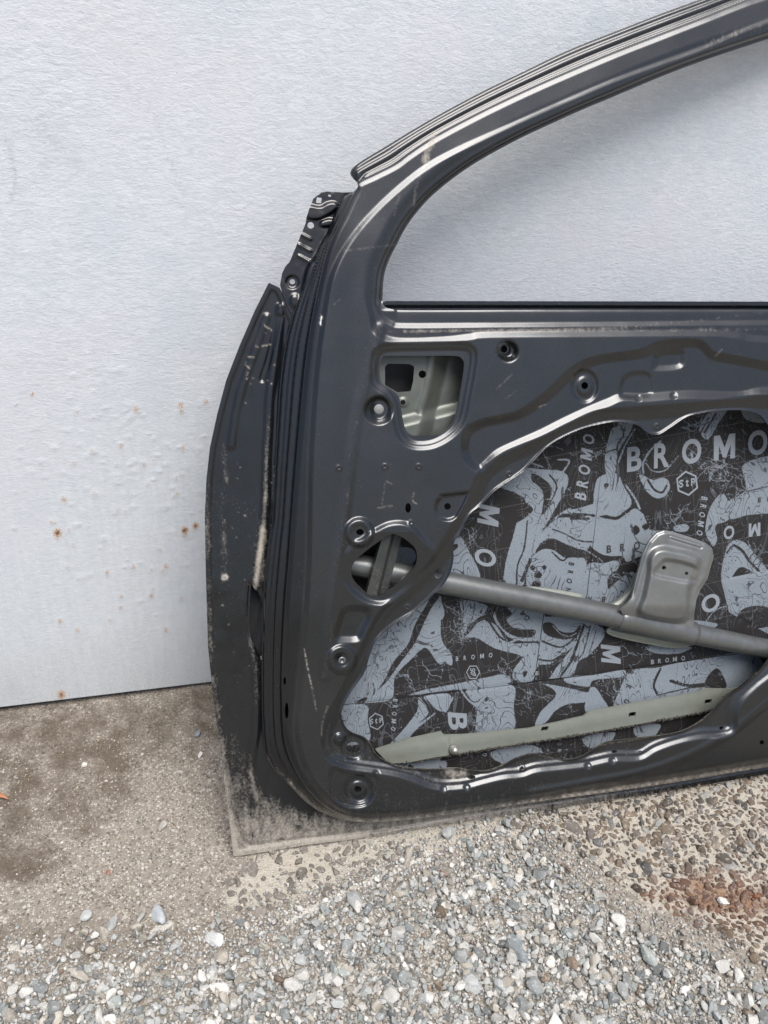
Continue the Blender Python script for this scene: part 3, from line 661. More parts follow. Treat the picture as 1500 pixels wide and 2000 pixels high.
dus = dus + 0.42 * np.exp(-((bead - 0) / 5.5) ** 2) * S(Ys, 780, 840) * (1 - 0.5 * S(Ys, 1230, 1300))
dus = dus + 0.38 * np.exp(-(gs.line([(512, 1040), (508, 1100), (506, 1140)], 40) / 13) ** 2)
dus = dus + 0.25 * (1 - S(ds, 4, 20)) * S(Ys, 850, 1000) + 0.10 * S(Ys, 820, 1000)
dus = dus + 0.28 * np.exp(-(gs.line([(436, 870), (440, 940)], 20) / 7) ** 2) + 0.25 * np.exp(-(gs.line([(434, 960), (438, 1120)], 20) / 8) ** 2)
dus = np.where(Xs > 720, 0.12 + 0.6 * S(Ys, 1500, 1600), dus)
scs = np.exp(-(gs.circ(439, 1127, 6, 6).clip(-6, 0) / 2.0) ** 2) * 0.85
for _ in range(60):
    px_, py_ = rng.uniform(430, 560), rng.uniform(600, 1300)
    if 420 + (900 - py_) * 0.25 * (py_ < 900) > px_ - 12: continue
    scs = np.maximum(scs, rng.uniform(.5, 1) * np.exp(-(np.hypot(Xs - px_, Ys - py_) / rng.uniform(0.9, 1.8)) ** 2))
for (a_, b_, c_, d_) in ((518, 637, 530, 645), (512, 676, 528, 673), (500, 676, 504, 678), (485, 697, 496, 698), (480, 712, 488, 720), (484, 728, 482, 740)):
    scs = np.maximum(scs, 0.75 * np.exp(-(gs.line([(a_, b_), (c_, d_)], 10) / 1.6) ** 2))
skin = sheet('outer_skin', gs, Hs, np.minimum(ds, -hs), PAINT, door, dict(dust=np.clip(dus, 0, 1.2), gloss_shade=0.9 * (1 - S(dus, 0.5, 1.0) * 0.4), scr=scs), rim=0.004)
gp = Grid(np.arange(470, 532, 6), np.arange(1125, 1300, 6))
sheet('pocket_shade_plate', gp, np.full(gp.X.shape, -0.03) + 0.012 * S(gp.X + (gp.Y - 1210) * 0.25, 502, 512), np.ones(gp.X.shape), BLACK, door, rim=0)  # added black plate, stands in for the shade inside the flange opening

# ---- mirror corner bracket
MB = [(700, 368), (692, 375), (670, 376), (640, 374), (628, 376), (612, 388), (604, 408), (599, 424), (597, 436), (588, 458), (578, 482), (566, 511), (557, 521), (551, 534), (547, 556), (552, 575), (562, 600), (574, 624), (592, 632), (612, 600), (640, 540), (660, 470), (700, 410), (712, 372)]
gm = Grid(np.arange(540, 720, 2.0), np.arange(364, 640, 2.0))
dm = gm.sdf(MB, 30, smooth=False)
Hm = np.full(gm.X.shape, 0.004)
Hm = Hm + 0.004 * S(gm.sdf([(602, 402), (625, 404), (642, 396), (655, 396), (660, 405), (652, 412), (640, 420), (620, 428), (600, 424)], 20), -3, 3)
Hm = Hm + 0.004 * S(gm.sdf([(626, 434), (640, 428), (652, 430), (648, 440), (628, 442)], 20), -3, 3)
Hm = Hm + 0.012 * S(gm.sdf([(672, 396), (652, 440), (632, 470), (616, 500), (600, 520), (590, 560), (585, 620), (640, 620), (720, 500), (720, 380), (690, 380)], 30), -3, 8)
Hm = Hm - 0.003 * S(gm.circ(571, 551, 13), -2, 3) + 0.0008 * fbm(gm.X / 20, gm.Y / 20, 44, 2)
Hm = Hm + 0.003 * S(gm.circ(576, 588, 10, 14), -3, 5)
for yy in (455, 478, 500): Hm = Hm + 0.0016 * (1 - S(gm.line([(584, yy), (606, yy + 12)], 10), 1, 5))
hm = np.maximum.reduce([gm.sdf([(619, 385), (629, 386), (627, 397), (617, 396)], 20, False), gm.circ(607, 440, 6.5), gm.circ(571, 550, 5.5, 5), gm.circ(644, 382, 3.5, 2.5)])
sheet('mirror_bracket', gm, Hm, np.minimum(dm, -hm), PAINT, door, dict(dust=np.full(Hm.shape, .05), gloss_shade=np.full(Hm.shape, .95), scr=np.zeros(Hm.shape)))

# ---- mirror reinforcement behind its window
gr = Grid(np.arange(700, 950, 2.1), np.arange(660, 890, 2.1))
Hr = np.full(gr.X.shape, 0.020)
Hr = Hr - 0.016 * S(gr.X + (gr.Y - 700) * 0.22, 845, 878)
Hr = Hr + 0.013 * S(gr.Y + (gr.X - 790) * 0.25, 808, 836)
Hr = Hr + 0.003 * (1 - S(gr.line([(846, 690), (836, 760), (822, 800)], 20), 2, 14)) + 0.0012 * fbm(gr.X / 40, gr.Y / 40, 9, 2)
Hr = Hr + 0.002 * S(gr.circ(788, 786, 9), -2, 2)
hr = np.maximum.reduce([gr.sdf([(752, 716), (758, 710), (800, 711), (809, 716), (807, 745), (802, 764), (776, 766), (752, 752)], 20, False), gr.circ(825, 731, 7.5), gr.circ(787, 786, 5)])
sheet('mirror_reinforcement', gr, Hr, np.minimum(-hr, gr.sdf(MIRH, 40) + 18), DULL, door)
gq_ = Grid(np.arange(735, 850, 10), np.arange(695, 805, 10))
sheet('cavity_shade_plate', gq_, np.full(gq_.X.shape, -0.016), np.ones(gq_.X.shape), BLACK, door, rim=0)  # added black plate, paints the dark behind the reinforcement's holes

# ---- printed damping sheets on the skin
LIGHT = [
 [(897, 1049), (906, 1057), (919, 1082), (934, 1112), (934, 1130), (883, 1124), (860, 1100), (870, 1060)],
 [(1028, 914), (1062, 917), (1094, 920), (1109, 931), (1107, 952), (1096, 974), (1079, 1003), (1068, 1023), (1058, 1038), (1047, 1065), (1039, 1089), (1028, 1119), (1019, 1145), (985, 1140), (989, 1093), (1000, 1055), (1009, 1023), (1019, 1016), (1041, 997), (1028, 982), (1019, 969), (981, 953), (960, 946), (1000, 930), (1019, 920)],
 [(1103, 997), (1130, 993), (1160, 985), (1163, 1003), (1130, 1002), (1100, 1003)],
 [(1092, 1012), (1125, 1011), (1157, 1010), (1154, 1055), (1145, 1074), (1111, 1065), (1079, 1051), (1058, 1059), (1041, 1084), (1051, 1052), (1068, 1029)],
 [(1066, 1072), (1083, 1076), (1103, 1089), (1126, 1089), (1145, 1099), (1141, 1175), (1105, 1165), (1032, 1150), (1036, 1097), (1051, 1078)],
 [(1201, 832), (1215, 822), (1236, 822), (1231, 843), (1208, 881), (1201, 924), (1184, 926), (1182, 885), (1193, 843)],
 [(1166, 937), (1204, 925), (1218, 949), (1231, 971), (1233, 986), (1218, 1000), (1203, 1009), (1184, 1006), (1160, 1003)],
 [(1156, 1012), (1184, 1013), (1205, 1015), (1225, 1003), (1240, 993), (1255, 1003), (1262, 1018), (1270, 1035), (1300, 1040), (1290, 1080), (1253, 1086), (1225, 1097), (1214, 1086), (1180, 1084), (1150, 1060)],
 [(1250, 926), (1274, 937), (1295, 933), (1306, 939), (1308, 954), (1299, 969), (1282, 973), (1265, 962), (1253, 941)],
 [(1453, 907), (1500, 890), (1620, 870), (1700, 930), (1620, 1000), (1500, 1003), (1457, 1007), (1425, 1013), (1421, 981), (1440, 970), (1457, 955), (1452, 928)],
 [(1406, 966), (1419, 971), (1425, 1013), (1398, 1026), (1400, 1052), (1393, 1067), (1378, 1039), (1383, 1003), (1393, 981)],
 [(1417, 1077), (1427, 1060), (1440, 1055), (1457, 1062), (1479, 1088), (1500, 1114), (1530, 1150), (1450, 1150), (1410, 1135)],
 [(1393, 800), (1420, 800), (1406, 821), (1383, 858), (1366, 843), (1372, 821)],
 [(1450, 796), (1495, 815), (1490, 826), (1457, 819)],
 [(1317, 1028), (1338, 1024), (1346, 1030), (1338, 1039), (1319, 1037)],
 [(837, 1173), (861, 1164), (861, 1237), (869, 1262), (882, 1277), (882, 1299), (869, 1294), (856, 1296), (835, 1267), (822, 1269), (805, 1286), (779, 1311), (769, 1331), (765, 1365), (718, 1373), (671, 1377), (630, 1380), (640, 1300), (700, 1230), (760, 1190)],
 [(660, 1380), (715, 1377), (718, 1407), (718, 1450), (640, 1450), (630, 1400)],
 [(818, 1362), (837, 1390), (822, 1409), (797, 1435), (771, 1455), (760, 1455), (786, 1427), (814, 1390)],
 [(829, 1360), (878, 1356), (875, 1386), (858, 1388), (841, 1375)],
 [(799, 1358), (826, 1348), (852, 1343), (937, 1326), (985, 1317), (990, 1336), (873, 1349)],
 [(850, 1394), (809, 1429), (797, 1447), (785, 1450), (805, 1425), (841, 1398)],
 [(912, 1346), (1000, 1338), (1003, 1380), (1001, 1428), (933, 1432), (931, 1384)],
 [(901, 1173), (948, 1181), (946, 1196), (916, 1222), (910, 1235), (897, 1235), (903, 1205)],
 [(897, 1249), (916, 1237), (940, 1211), (969, 1222), (995, 1256), (1051, 1258), (1042, 1328), (1006, 1328), (1002, 1311), (1017, 1288), (1013, 1279), (968, 1267), (933, 1247), (915, 1246)],
 [(966, 1196), (1000, 1186), (1062, 1198), (1058, 1251), (1004, 1249), (983, 1233), (966, 1212)],
 [(1062, 1205), (1177, 1226), (1158, 1273), (1130, 1292), (1117, 1318), (1068, 1328), (1045, 1326), (1052, 1260)],
 [(1059, 1335), (1106, 1343), (1145, 1352), (1143, 1371), (1111, 1375), (1085, 1388), (1068, 1409), (1045, 1420), (1055, 1392), (1085, 1360), (1079, 1345)],
 [(1109, 1322), (1162, 1318), (1217, 1309), (1215, 1322), (1160, 1328), (1149, 1341), (1106, 1333)],
 [(1160, 1341), (1175, 1360), (1188, 1388), (1145, 1392), (1147, 1354)],
 [(1233, 1310), (1286, 1304), (1303, 1299), (1378, 1286), (1444, 1275), (1488, 1290), (1480, 1330), (1415, 1345), (1356, 1360), (1279, 1365), (1202, 1390), (1209, 1350)],
 [(1261, 1262), (1300, 1262), (1352, 1264), (1321, 1277), (1277, 1275)],
 [(1233, 1117), (1238, 1130), (1210, 1170), (1190, 1180), (1183, 1160), (1200, 1140)],
 [(1147, 1105), (1180, 1100), (1205, 1095), (1207, 1110), (1187, 1130), (1187, 1180), (1145, 1170)],
 [(960, 1468), (1040, 1455), (1060, 1485), (985, 1492)], [(1140, 1440), (1200, 1430), (1185, 1455), (1150, 1460)], [(1240, 1420), (1290, 1415), (1270, 1445), (1245, 1440)],
 [(858, 1180), (864, 1180), (868, 1200), (861, 1210)], [(1355, 1212), (1400, 1218), (1390, 1228), (1360, 1226)], [(760, 1075), (800, 1070), (812, 1090), (790, 1120), (760, 1160), (730, 1165), (745, 1120)],
]
DARK = [
 [(1039, 925), (1058, 933), (1075, 948), (1077, 965), (1066, 997), (1051, 1018), (1041, 1072), (1036, 1093), (1046, 1040), (1056, 1008), (1062, 974), (1058, 957), (1047, 946), (1039, 939)],
 [(861, 1160), (839, 1194), (822, 1232), (809, 1258), (784, 1292), (754, 1333), (735, 1350), (752, 1326), (767, 1294), (797, 1258), (809, 1224), (826, 1192), (850, 1158)],
 [(1062, 1217), (1079, 1217), (1094, 1232), (1119, 1235), (1134, 1220), (1128, 1241), (1106, 1249), (1079, 1245), (1062, 1235)],
 [(1051, 1301), (1077, 1296), (1109, 1271), (1117, 1267), (1089, 1301), (1068, 1330), (1045, 1330)],
 [(983, 1185), (1000, 1198), (989, 1211), (1008, 1228), (1045, 1230), (1038, 1245), (1000, 1241), (978, 1222), (968, 1198)],
 [(1382, 1321), (1400, 1305), (1413, 1321), (1417, 1343), (1378, 1343)],
 [(1072, 1328), (1106, 1338), (1147, 1343), (1147, 1352), (1120, 1346), (1085, 1338)],
 [(1242, 1026), (1250, 1035), (1242, 1045), (1233, 1036)], [(1261, 1022), (1268, 1029), (1261, 1036), (1254, 1029)], [(1051, 1115), (1059, 1123), (1051, 1131), (1043, 1123)], [(1041, 1104), (1046, 1109), (1041, 1114), (1036, 1109)], [(1063, 1103), (1068, 1108), (1063, 1114), (1058, 1108)],
 [(1047, 1134), (1056, 1141), (1047, 1150), (1038, 1141)], [(700, 1368), (712, 1362), (718, 1364), (708, 1374), (696, 1376)], [(950, 1362), (956, 1363), (950, 1370), (946, 1368)], [(1183, 943), (1190, 946), (1184, 954), (1180, 950)],
 [(1440, 1112), (1452, 1108), (1468, 1118), (1475, 1135), (1430, 1135)], [(872, 1075), (890, 1062), (894, 1068), (880, 1080)], [(1022, 1313), (1030, 1311), (1028, 1318), (1024, 1324)],
]
DLINES = [([(1030, 1018), (1024, 1070), (1011, 1104), (1009, 1145)], 1.6), ([(1073, 927), (1087, 948), (1080, 972), (1062, 1003)], 1.6), ([(1036, 1093), (1019, 1134)], 3.0), ([(1079, 1034), (1100, 1041), (1130, 1056), (1156, 1058)], 1.4), ([(1265, 937), (1278, 956), (1293, 962), (1302, 949)], 2.2),
 ([(1434, 1065), (1449, 1075), (1465, 1098), (1482, 1115)], 2.6), ([(1420, 1080), (1428, 1068), (1436, 1065)], 1.8), ([(1059, 1252), (1096, 1264), (1126, 1243)], 1.8), ([(1053, 1288), (1079, 1290), (1102, 1275)], 1.8), ([(1141, 1220), (1126, 1262), (1115, 1292), (1094, 1322)], 2.6), ([(1153, 1222), (1141, 1269), (1128, 1290)], 1.3),
 ([(1165, 1230), (1150, 1280)], 1.0), ([(1290, 1306), (1277, 1337), (1283, 1354)], 2.2), ([(1310, 1330), (1343, 1339), (1374, 1337)], 3.0), ([(1283, 1358), (1340, 1345), (1380, 1340)], 1.2), ([(1182, 885), (1200, 878), (1208, 880)], 1.2), ([(1212, 830), (1218, 850), (1206, 870), (1208, 900)], 1.4),
 ([(903, 1173), (905, 1200), (898, 1235)], 1.2), ([(927, 1178), (922, 1210), (912, 1233)], 1.2), ([(936, 1213), (952, 1211), (985, 1250), (1051, 1254)], 2.0), ([(1457, 960), (1500, 950)], 1.2), ([(1380, 905), (1500, 902)], 0.6), ([(1078, 1078), (1098, 1095), (1110, 1086)], 1.6), ([(1115, 1013), (1150, 1013)], 2.4), ([(1398, 808), (1376, 845)], 2.0), ([(1385, 815), (1366, 850)], 1.5)]
LLINES = [([(1223, 949), (1238, 970), (1250, 994)], 2.0), ([(1207, 905), (1222, 868), (1240, 838)], 1.6), ([(1100, 921), (1112, 900), (1090, 898)], 1.6), ([(1040, 905), (1060, 912)], 1.5), ([(1257, 925), (1256, 905), (1270, 880), (1290, 862)], 1.6), ([(1262, 905), (1275, 920), (1300, 918), (1325, 890)], 1.0), ([(1085, 1012), (1100, 1000), (1112, 994)], 1.4), ([(900, 1346), (910, 1362), (930, 1380)], 1.8), ([(800, 1425), (780, 1450)], 1.2), ([(912, 1220), (935, 1205), (948, 1200)], 1.0), ([(1080, 1222), (1095, 1238), (1112, 1243), (1126, 1236)], 0.9), ([(1084, 1218), (1092, 1229)], 0.8), ([(995, 1255), (1020, 1248), (1048, 1250)], 1.2), ([(870, 1390), (880, 1372), (885, 1362)], 1.6), ([(1443, 1060), (1470, 1085), (1490, 1112)], 0.9), ([(1372, 1225), (1400, 1190), (1450, 1180)], 1.0), ([(1046, 1105), (1060, 1098), (1072, 1088)], 1.0), ([(1120, 1060), (1150, 1078), (1165, 1088)], 1.0), ([(1345, 905), (1352, 895), (1350, 885)], 2.4), ([(1398, 905), (1370, 925), (1355, 945)], 1.1)]
def cracks(x, y, ang, ln, wd, depth=0, out=None):
    if out is None: out = []
    pts = [(x, y)]; L = 0
    while L < ln:
        s_ = rng.uniform(2.5, 7); ang += rng.choice([-1, 1]) * rng.uniform(0.15, 0.85); x += s_ * cos(ang); y += s_ * sin(ang); L += s_; pts.append((x, y))
        if depth < 2 and rng.random() < 0.34: cracks(x, y, ang + rng.choice([-1, 1]) * rng.uniform(.5, 1.1), ln * rng.uniform(.3, .6), wd * .75, depth + 1, out)
    if len(pts) > 1: out.append((pts, wd))
    return out
SEEDS = [(1100, 855, 2.6, 70, 1.3), (1100, 880, 3.3, 70, 1.2), (1150, 870, 2.2, 40, 1.1), (1420, 905, 2.6, 60, 1.3), (1440, 890, 2.4, 80, 1.4), (1430, 930, 1.9, 70, 1.2), (1330, 985, 1.9, 40, 1.3), (1350, 980, 2.6, 45, 1.2), (1310, 1000, 1.4, 30, 1.2), (1300, 1020, .4, 40, 1.1),
         (915, 1010, 2.2, 40, 1.3), (920, 1030, .8, 35, 1.2), (905, 1030, 1.5, 45, 1.2), (868, 1180, 1.2, 50, 1.2), (890, 1205, 2.2, 50, 1.2), (880, 1215, .9, 60, 1.1), (900, 1260, 4.8, 40, 1.1), (825, 1290, 2.2, 60, 1.2), (805, 1330, 3.4, 40, 1.1), (800, 1335, 4.4, 40, 1.1), (980, 1285, 1.2, 50, 1.3), (985, 1300, .2, 30, 1.2),
         (750, 1225, 1.6, 40, 1.1), (790, 1255, 2.7, 60, 1.3), (740, 1260, 1.8, 50, 1.3), (730, 1285, .2, 50, 1.3), (735, 1300, 1.7, 40, 1.2), (700, 1400, 4.5, 40, 1.2), (680, 1400, 1.2, 20, 1.2), (845, 1268, .8, 30, 1.0), (1160, 1010, 1.7, 60, 1.2), (1170, 1090, 1.2, 60, 1.2), (1210, 1090, 2.0, 60, 1.2), (1190, 1100, .4, 40, 1.2), (1160, 1100, 1.4, 70, 1.1),
         (1235, 1250, .9, 60, 1.4), (1220, 1255, 2.6, 30, 1.2), (1245, 1275, 1.3, 30, 1.2), (1180, 1320, .6, 60, 1.3), (1200, 1340, 1.9, 40, 1.2), (1230, 1330, 2.5, 40, 1.2), (1035, 1345, 1.2, 40, 1.1), (1040, 1350, 2.6, 30, 1.0), (1050, 1360, .2, 30, 1.0), (965, 1375, 2.4, 60, 1.1), (985, 1360, 2.8, 40, 1.0), (945, 1390, 1.5, 40, 1.3), (960, 1400, .4, 30, 1.0),
         (800, 1370, .4, 40, 1.0), (790, 1372, 1.2, 45, 1.0), (860, 1420, 2.4, 50, 1.1), (1130, 1385, 3.0, 50, 1.0), (1455, 930, 1.7, 70, 1.3), (1440, 960, 2.2, 50, 1.2), (1470, 925, 1.9, 60, 1.0), (1430, 985, 1.1, 40, 1.1), (1470, 1060, .6, 50, 1.1), (1480, 1070, 1.3, 40, 1.1), (1390, 880, -.6, 40, 1.1), (1330, 835, -.5, 60, 1.4), (1350, 830, .2, 50, 1.2), (1370, 810, 2.8, 40, 1.1),
         (1195, 860, 1.4, 50, 1.2), (745, 1080, .9, 40, 1.2), (790, 1080, 2.0, 40, 1.1), (760, 1140, .2, 30, 1.1), (1100, 1485, .2, 50, 1.2), (1000, 1310, 1.2, 30, 1.2), (1450, 1140, .2, 50, .9), (1490, 1150, 1.9, 40, 1.0), (1430, 1200, .3, 50, 1.2), (1340, 870, 1.5, 40, 1.0), (1360, 880, 2.0, 30, 1.0)]
gd = Grid(np.concatenate([np.arange(640, 1512, 1.8), np.arange(1516, 1800, 8)]), np.arange(776, 1530, 1.8))
pr = np.full(gd.X.shape, -14.0)
for P in LIGHT: pr = np.maximum(pr, gd.sdf(P, 14))
for P in DARK: pr = np.minimum(pr, -gd.sdf(P, 14))
for P, wd in DLINES: pr = np.minimum(pr, gd.line(P, 14) - wd)
for P, wd in LLINES: pr = np.maximum(pr, wd - gd.line(P, 14))
# unprinted ground far from anything drawn gets its own drifting marbling
mb = 14 * (fbm(gd.X / 60, gd.Y / 60 + 2 * fbm(gd.X / 50, gd.Y / 50, 77), 71, 3)) - 1
pr = np.where((gd.X > 1510) | (gd.Y > 1462), np.maximum(pr, mb), pr)
ck = np.full(gd.X.shape, -5.0)
for s_ in SEEDS:
    for pts, wd in cracks(*s_): ck = np.maximum(ck, 0.55 * wd - gd.line(pts, 8, False))
TILES = [
 [(600, 1385), (655, 1378), (1000, 1337), (1043, 1330), (1062, 1195), (1143, 1185), (1165, 1000), (1189, 780), (960, 770), (600, 770)],
 [(1190, 770), (1166, 1000), (1144.5, 1186), (1063.5, 1196), (1044.5, 1329), (1158, 1317), (1222, 1306), (1500, 1268), (1820, 1225), (1820, 770)],
 [(600, 1386.5), (655, 1379.5), (1000, 1338.5), (1158, 1318.5), (1222, 1307.5), (1500, 1269.5), (1820, 1227), (1820, 1560), (600, 1560)],
 [(1408, 1132), (1500, 1113), (1820, 1060), (1820, 1240), (1500, 1238), (1424, 1196)]]
hsx = 0.0012 * fbm(gd.X / 70, gd.Y / 70, 61, 3)
SH = []
for i, T in enumerate(TILES):
    hh = -0.0195 + (0.0016 if i == 3 else 0.0004 * i)
    dt = gd.sdf(T, 20, False)
    prr = pr if i < 3 else np.maximum(13 - 26 * S(gd.circ(1480, 1205, 40, 22), -5, 5), -14)
    lab = sheet('damping_sheet', gd, hh + hsx - 0.0008 * (1 - S(dt, 0, 6)), dt, PRINT, door, dict(pr=prr, ck=ck), rim=0.002)
    SH.append(lab)

# ---- lettering printed on the sheets
def glyphs(txt):
    cu = bpy.data.curves.new('t', 'FONT'); cu.body = txt; cu.size = 1.0; cu.align_x = 'CENTER'; cu.align_y = 'CENTER'; cu.offset = 0.028
    o = bpy.data.objects.new('t', cu); COL.objects.link(o)
    dg = bpy.context.evaluated_depsgraph_get(); me = bpy.data.meshes.new_from_object(o.evaluated_get(dg))
    V = np.array([v.co[:2] for v in me.vertices]).reshape(-1, 2); Fc = [list(p_.vertices) for p_ in me.polygons]
    bpy.data.objects.remove(o); bpy.data.curves.remove(cu); bpy.data.meshes.remove(me)
    V[:, 0] -= (V[:, 0].min() + V[:, 0].max()) / 2; V[:, 1] -= (V[:, 1].min() + V[:, 1].max()) / 2
    V /= (V[:, 1].max() - V[:, 1].min())
    return V, Fc
GC = {}
# text, centre x, y, cap height px, total width px, rotation deg (clockwise on the photo), ink, sheet
WORDS = [('BROMO', 1362, 880, 48, 276, -7.5, 0, 1), ('BROMO', 1142, 912, 23, 128, -82, 0, 0), ('MO', 951, 1047, 42, 118, 94, 0, 0), ('BROM', 1233, 1067, 15, 96, -7, 1, 1), ('BROMO', 1371, 1008, 12, 76, 98, 0, 1),
         ('BRON', 1113, 1127, 11, 58, 97, 1, 0), ('BR', 1493, 976, 9, 24, -5, 1, 1), ('BROMO', 1518, 1030, 26, 210, 174, 0, 1), ('BR', 1165, 1171, 12, 34, 180, 1, 1), ('BROMO', 926, 1283, 9, 72, -6, 0, 0), ('M', 1193, 1278, 38, 34, 88, 0, 1),
         ('BRO', 1228, 1342, 11, 66, 98, 1, 2), ('BROMO', 1305, 1289, 9, 66, -7, 0, 1), ('O', 1029, 1207, 10, 10, 0, 1, 0), ('BROMO', 770, 1396, 9, 62, 94, 0, 2), ('B', 894, 1409, 37, 34, 86, 0, 2), ('O', 1388, 1178, 32, 38, -28, 0, 1),
         ('StP', 1342, 943, 15, 32, -8, 0, 1), ('StP', 735, 1408, 10, 24, -8, 0, 2), ('StP', 924, 1313, 10, 16, 80, 0, 0), ('B', 1049, 1315, 8, 6, 0, 0, 1), ('O', 947, 1474, 6, 8, 0, 0, 2)]
def put(name, P_, F_, ink, si):
    me = bpy.data.meshes.new(name); me.from_pydata((P_ - BASE).tolist(), [], F_); me.materials.append(INK_D if ink else INK_L); me.update()
    o = bpy.data.objects.new(name, me); COL.objects.link(o); o.parent = SH[si]
GW = dict(B=.68, R=.72, O=.92, M=1.02, S=.66, t=.5, P=.66, N=.8)
M_OUT = np.array([(0, 0), (0, 1), (.28, 1), (.5, .48), (.72, 1), (1, 1), (1, 0), (.77, 0), (.77, .56), (.58, .08), (.42, .08), (.23, .56), (.23, 0)]) - .5
def word(tx, hp, wp):
    wid = [GW[ch] * hp * .86 for ch in tx]; gap = (wp - sum(wid)) / max(len(tx) - 1, 1)
    if len(tx) == 1: wid = [wp]; gap = 0
    VV, FF, x, n0 = [], [], -wp / 2, 0
    for ch, wd in zip(tx, wid):
        if ch == 'M': V, Fc = M_OUT.copy(), [list(range(13))[::-1]]
        else:
            if ch not in GC: GC[ch] = glyphs(ch)
            V, Fc = GC[ch][0].copy(), GC[ch][1]; V[:, 0] /= (V[:, 0].max() - V[:, 0].min())
        VV.append(np.stack([x + wd / 2 + V[:, 0] * wd, -V[:, 1] * hp], 1)); FF += [[n0 + q for q in f] for f in Fc]; n0 += len(V); x += wd + gap
    return np.concatenate(VV), FF
for (tx, cx, cy, hp, wp, rot, ink, si) in WORDS:
    hh = -0.0195 + 0.0004 * si
    V, Fc = word(tx, hp, wp); u, v_ = V.T
    u = u - v_ * 0.14 + 0.5 * np.sin(v_ * 1.3 + cx); a_ = radians(rot)
    px_ = cx + u * cos(a_) - v_ * sin(a_); py_ = cy + u * sin(a_) + v_ * cos(a_)
    put('lettering', dpt(px_, py_, hh + 0.0012 * fbm(px_ / 70, py_ / 70, 61, 3) + 0.0006), Fc, ink, si)
for (cx, cy, r, rot, si, th) in ((1342, 944, 25, 22, 1, 4.0), (735, 1409, 17, 22, 2, 2.4), (924, 1313, 15, 0, 0, 2.2)):
    P_ = []; F_ = []
    for k in range(6):
        a_ = radians(60 * k + rot)
        for q in (r, r - th): P_.append((cx + q * cos(a_) * 0.92, cy + q * sin(a_)))
        F_.append([2 * k, 2 * k + 1, (2 * k + 3) % 12, (2 * k + 2) % 12])
    P_ = np.array(P_); put('hexagon_mark', dpt(P_[:, 0], P_[:, 1], np.full(12, -0.0195 + 0.0004 * si + 0.0010)), F_, 0, si)

# ---- tubes
def tube(name, pts, rad, mat, parent, n=28, caps=True):
    P = np.array(pts, float); N = len(P); V = []; T = np.gradient(P, axis=0); T /= np.linalg.norm(T, axis=1)[:, None]
    rad = np.broadcast_to(rad, (N,))
    for i in range(N):
        a_ = np.cross(T[i], DN); a_ /= np.linalg.norm(a_); b_ = np.cross(T[i], a_)
        for k in range(n):
            an = 2 * pi * k / n; V.append(P[i] + rad[i] * (cos(an) * a_ + sin(an) * b_))
    q = []
    for i in range(N - 1):
        for k in range(n):
            q.append((i * n + k, i * n + (k + 1) % n, (i + 1) * n + (k + 1) % n, (i + 1) * n + k))
    return newmesh(name, V, [np.array(q)], mat, parent)
bx = np.linspace(610, 1760, 24)
by = np.interp(bx, [610, 850, 1200, 1350, 1500, 1760], [1087, 1134, 1203, 1237, 1268, 1322])
beam = tube('impact_beam', dpt(bx, by, np.full(24, 0.006)), np.interp(bx, [610, 850, 1200, 1500], [0.0165, 0.0185, 0.0195, 0.0175]), STEEL, door)
sx_ = np.array([1205, 1206, 1215, 1280, 1345, 1352, 1353.]); sy_ = np.interp(sx_, bx, by)
tube('clamp_sleeve', dpt(sx_, sy_, np.full(7, 0.006)), np.array([.0198, .0212, .0216, .0219, .0216, .0212, .0198]), STEEL, beam)

# bracket on the beam
BR = [(1283, 1041), (1297, 1036), (1312, 1038), (1345, 1048), (1378, 1060), (1391, 1071), (1394, 1088), (1388, 1108), (1382, 1130), (1368, 1152), (1360, 1172), (1356, 1200), (1354, 1226), (1290, 1214), (1216, 1200), (1212, 1190), (1224, 1180), (1234, 1168), (1243, 1130), (1256, 1082), (1268, 1057)]
gb = Grid(np.arange(1020, 1410, 2.0), np.arange(1026, 1275, 2.0))
db = gb.sdf(BR, 30, smooth=False)
Hb = np.full(gb.X.shape, 0.032) - 0.009 * S(gb.Y, 1180, 1215) + 0.006 * S(gb.Y, 1210, 1180) * 0
Hb = Hb + 0.012 * S(gb.sdf([(1262, 1120), (1264, 1090), (1276, 1072), (1296, 1066), (1320, 1070), (1352, 1078), (1370, 1092), (1364, 1122), (1350, 1155), (1338, 1216), (1248, 1204), (1254, 1160)], 30), -3, 13)
Hb = Hb - 0.006 * S(gb.sdf([(1288, 1102), (1300, 1093), (1330, 1097), (1360, 1108), (1358, 1126), (1350, 1138), (1310, 1132), (1276, 1122)], 20), -4, 6)
Hb = Hb - 0.002 * (1 - S(gb.line([(1309, 1049), (1368, 1067)], 12), 3, 6)) + 0.0025 * (1 - S(gb.line([(1309, 1049), (1368, 1067)], 12), 0, 3))
Hb = Hb - 0.004 * (1 - S(db, 0, 7)) * S(-gb.Y, -1180, -1150)
mbk = np.minimum(db, -np.maximum(gb.circ(1297, 1109, 4.5, 4), gb.circ(1341, 1120, 3.5)))
LSTEEL = mat_primer('light grey primed steel', (0.16, 0.168, 0.166), (0.25, 0.26, 0.256), 0.65, 0.33)
sheet('mount_bracket', gb, Hb, mbk, LSTEEL, beam, rim=0.004)
low2 = np.maximum.reduce([gb.sdf([(1245, 1122), (1240, 1166), (1222, 1196), (1185, 1198), (1176, 1188), (1205, 1174), (1230, 1148), (1238, 1128)], 20),
                          gb.sdf([(1030, 1146), (1125, 1158), (1140, 1166), (1138, 1184), (1030, 1170)], 20), gb.sdf([(1190, 1226), (1216, 1228), (1330, 1250), (1346, 1262), (1300, 1264), (1196, 1242)], 20)])
sheet('beam_support', gb, np.full(gb.X.shape, -0.004) + 0.004 * S(low2, 0, 10), low2, PRIMER, beam, rim=0.004)

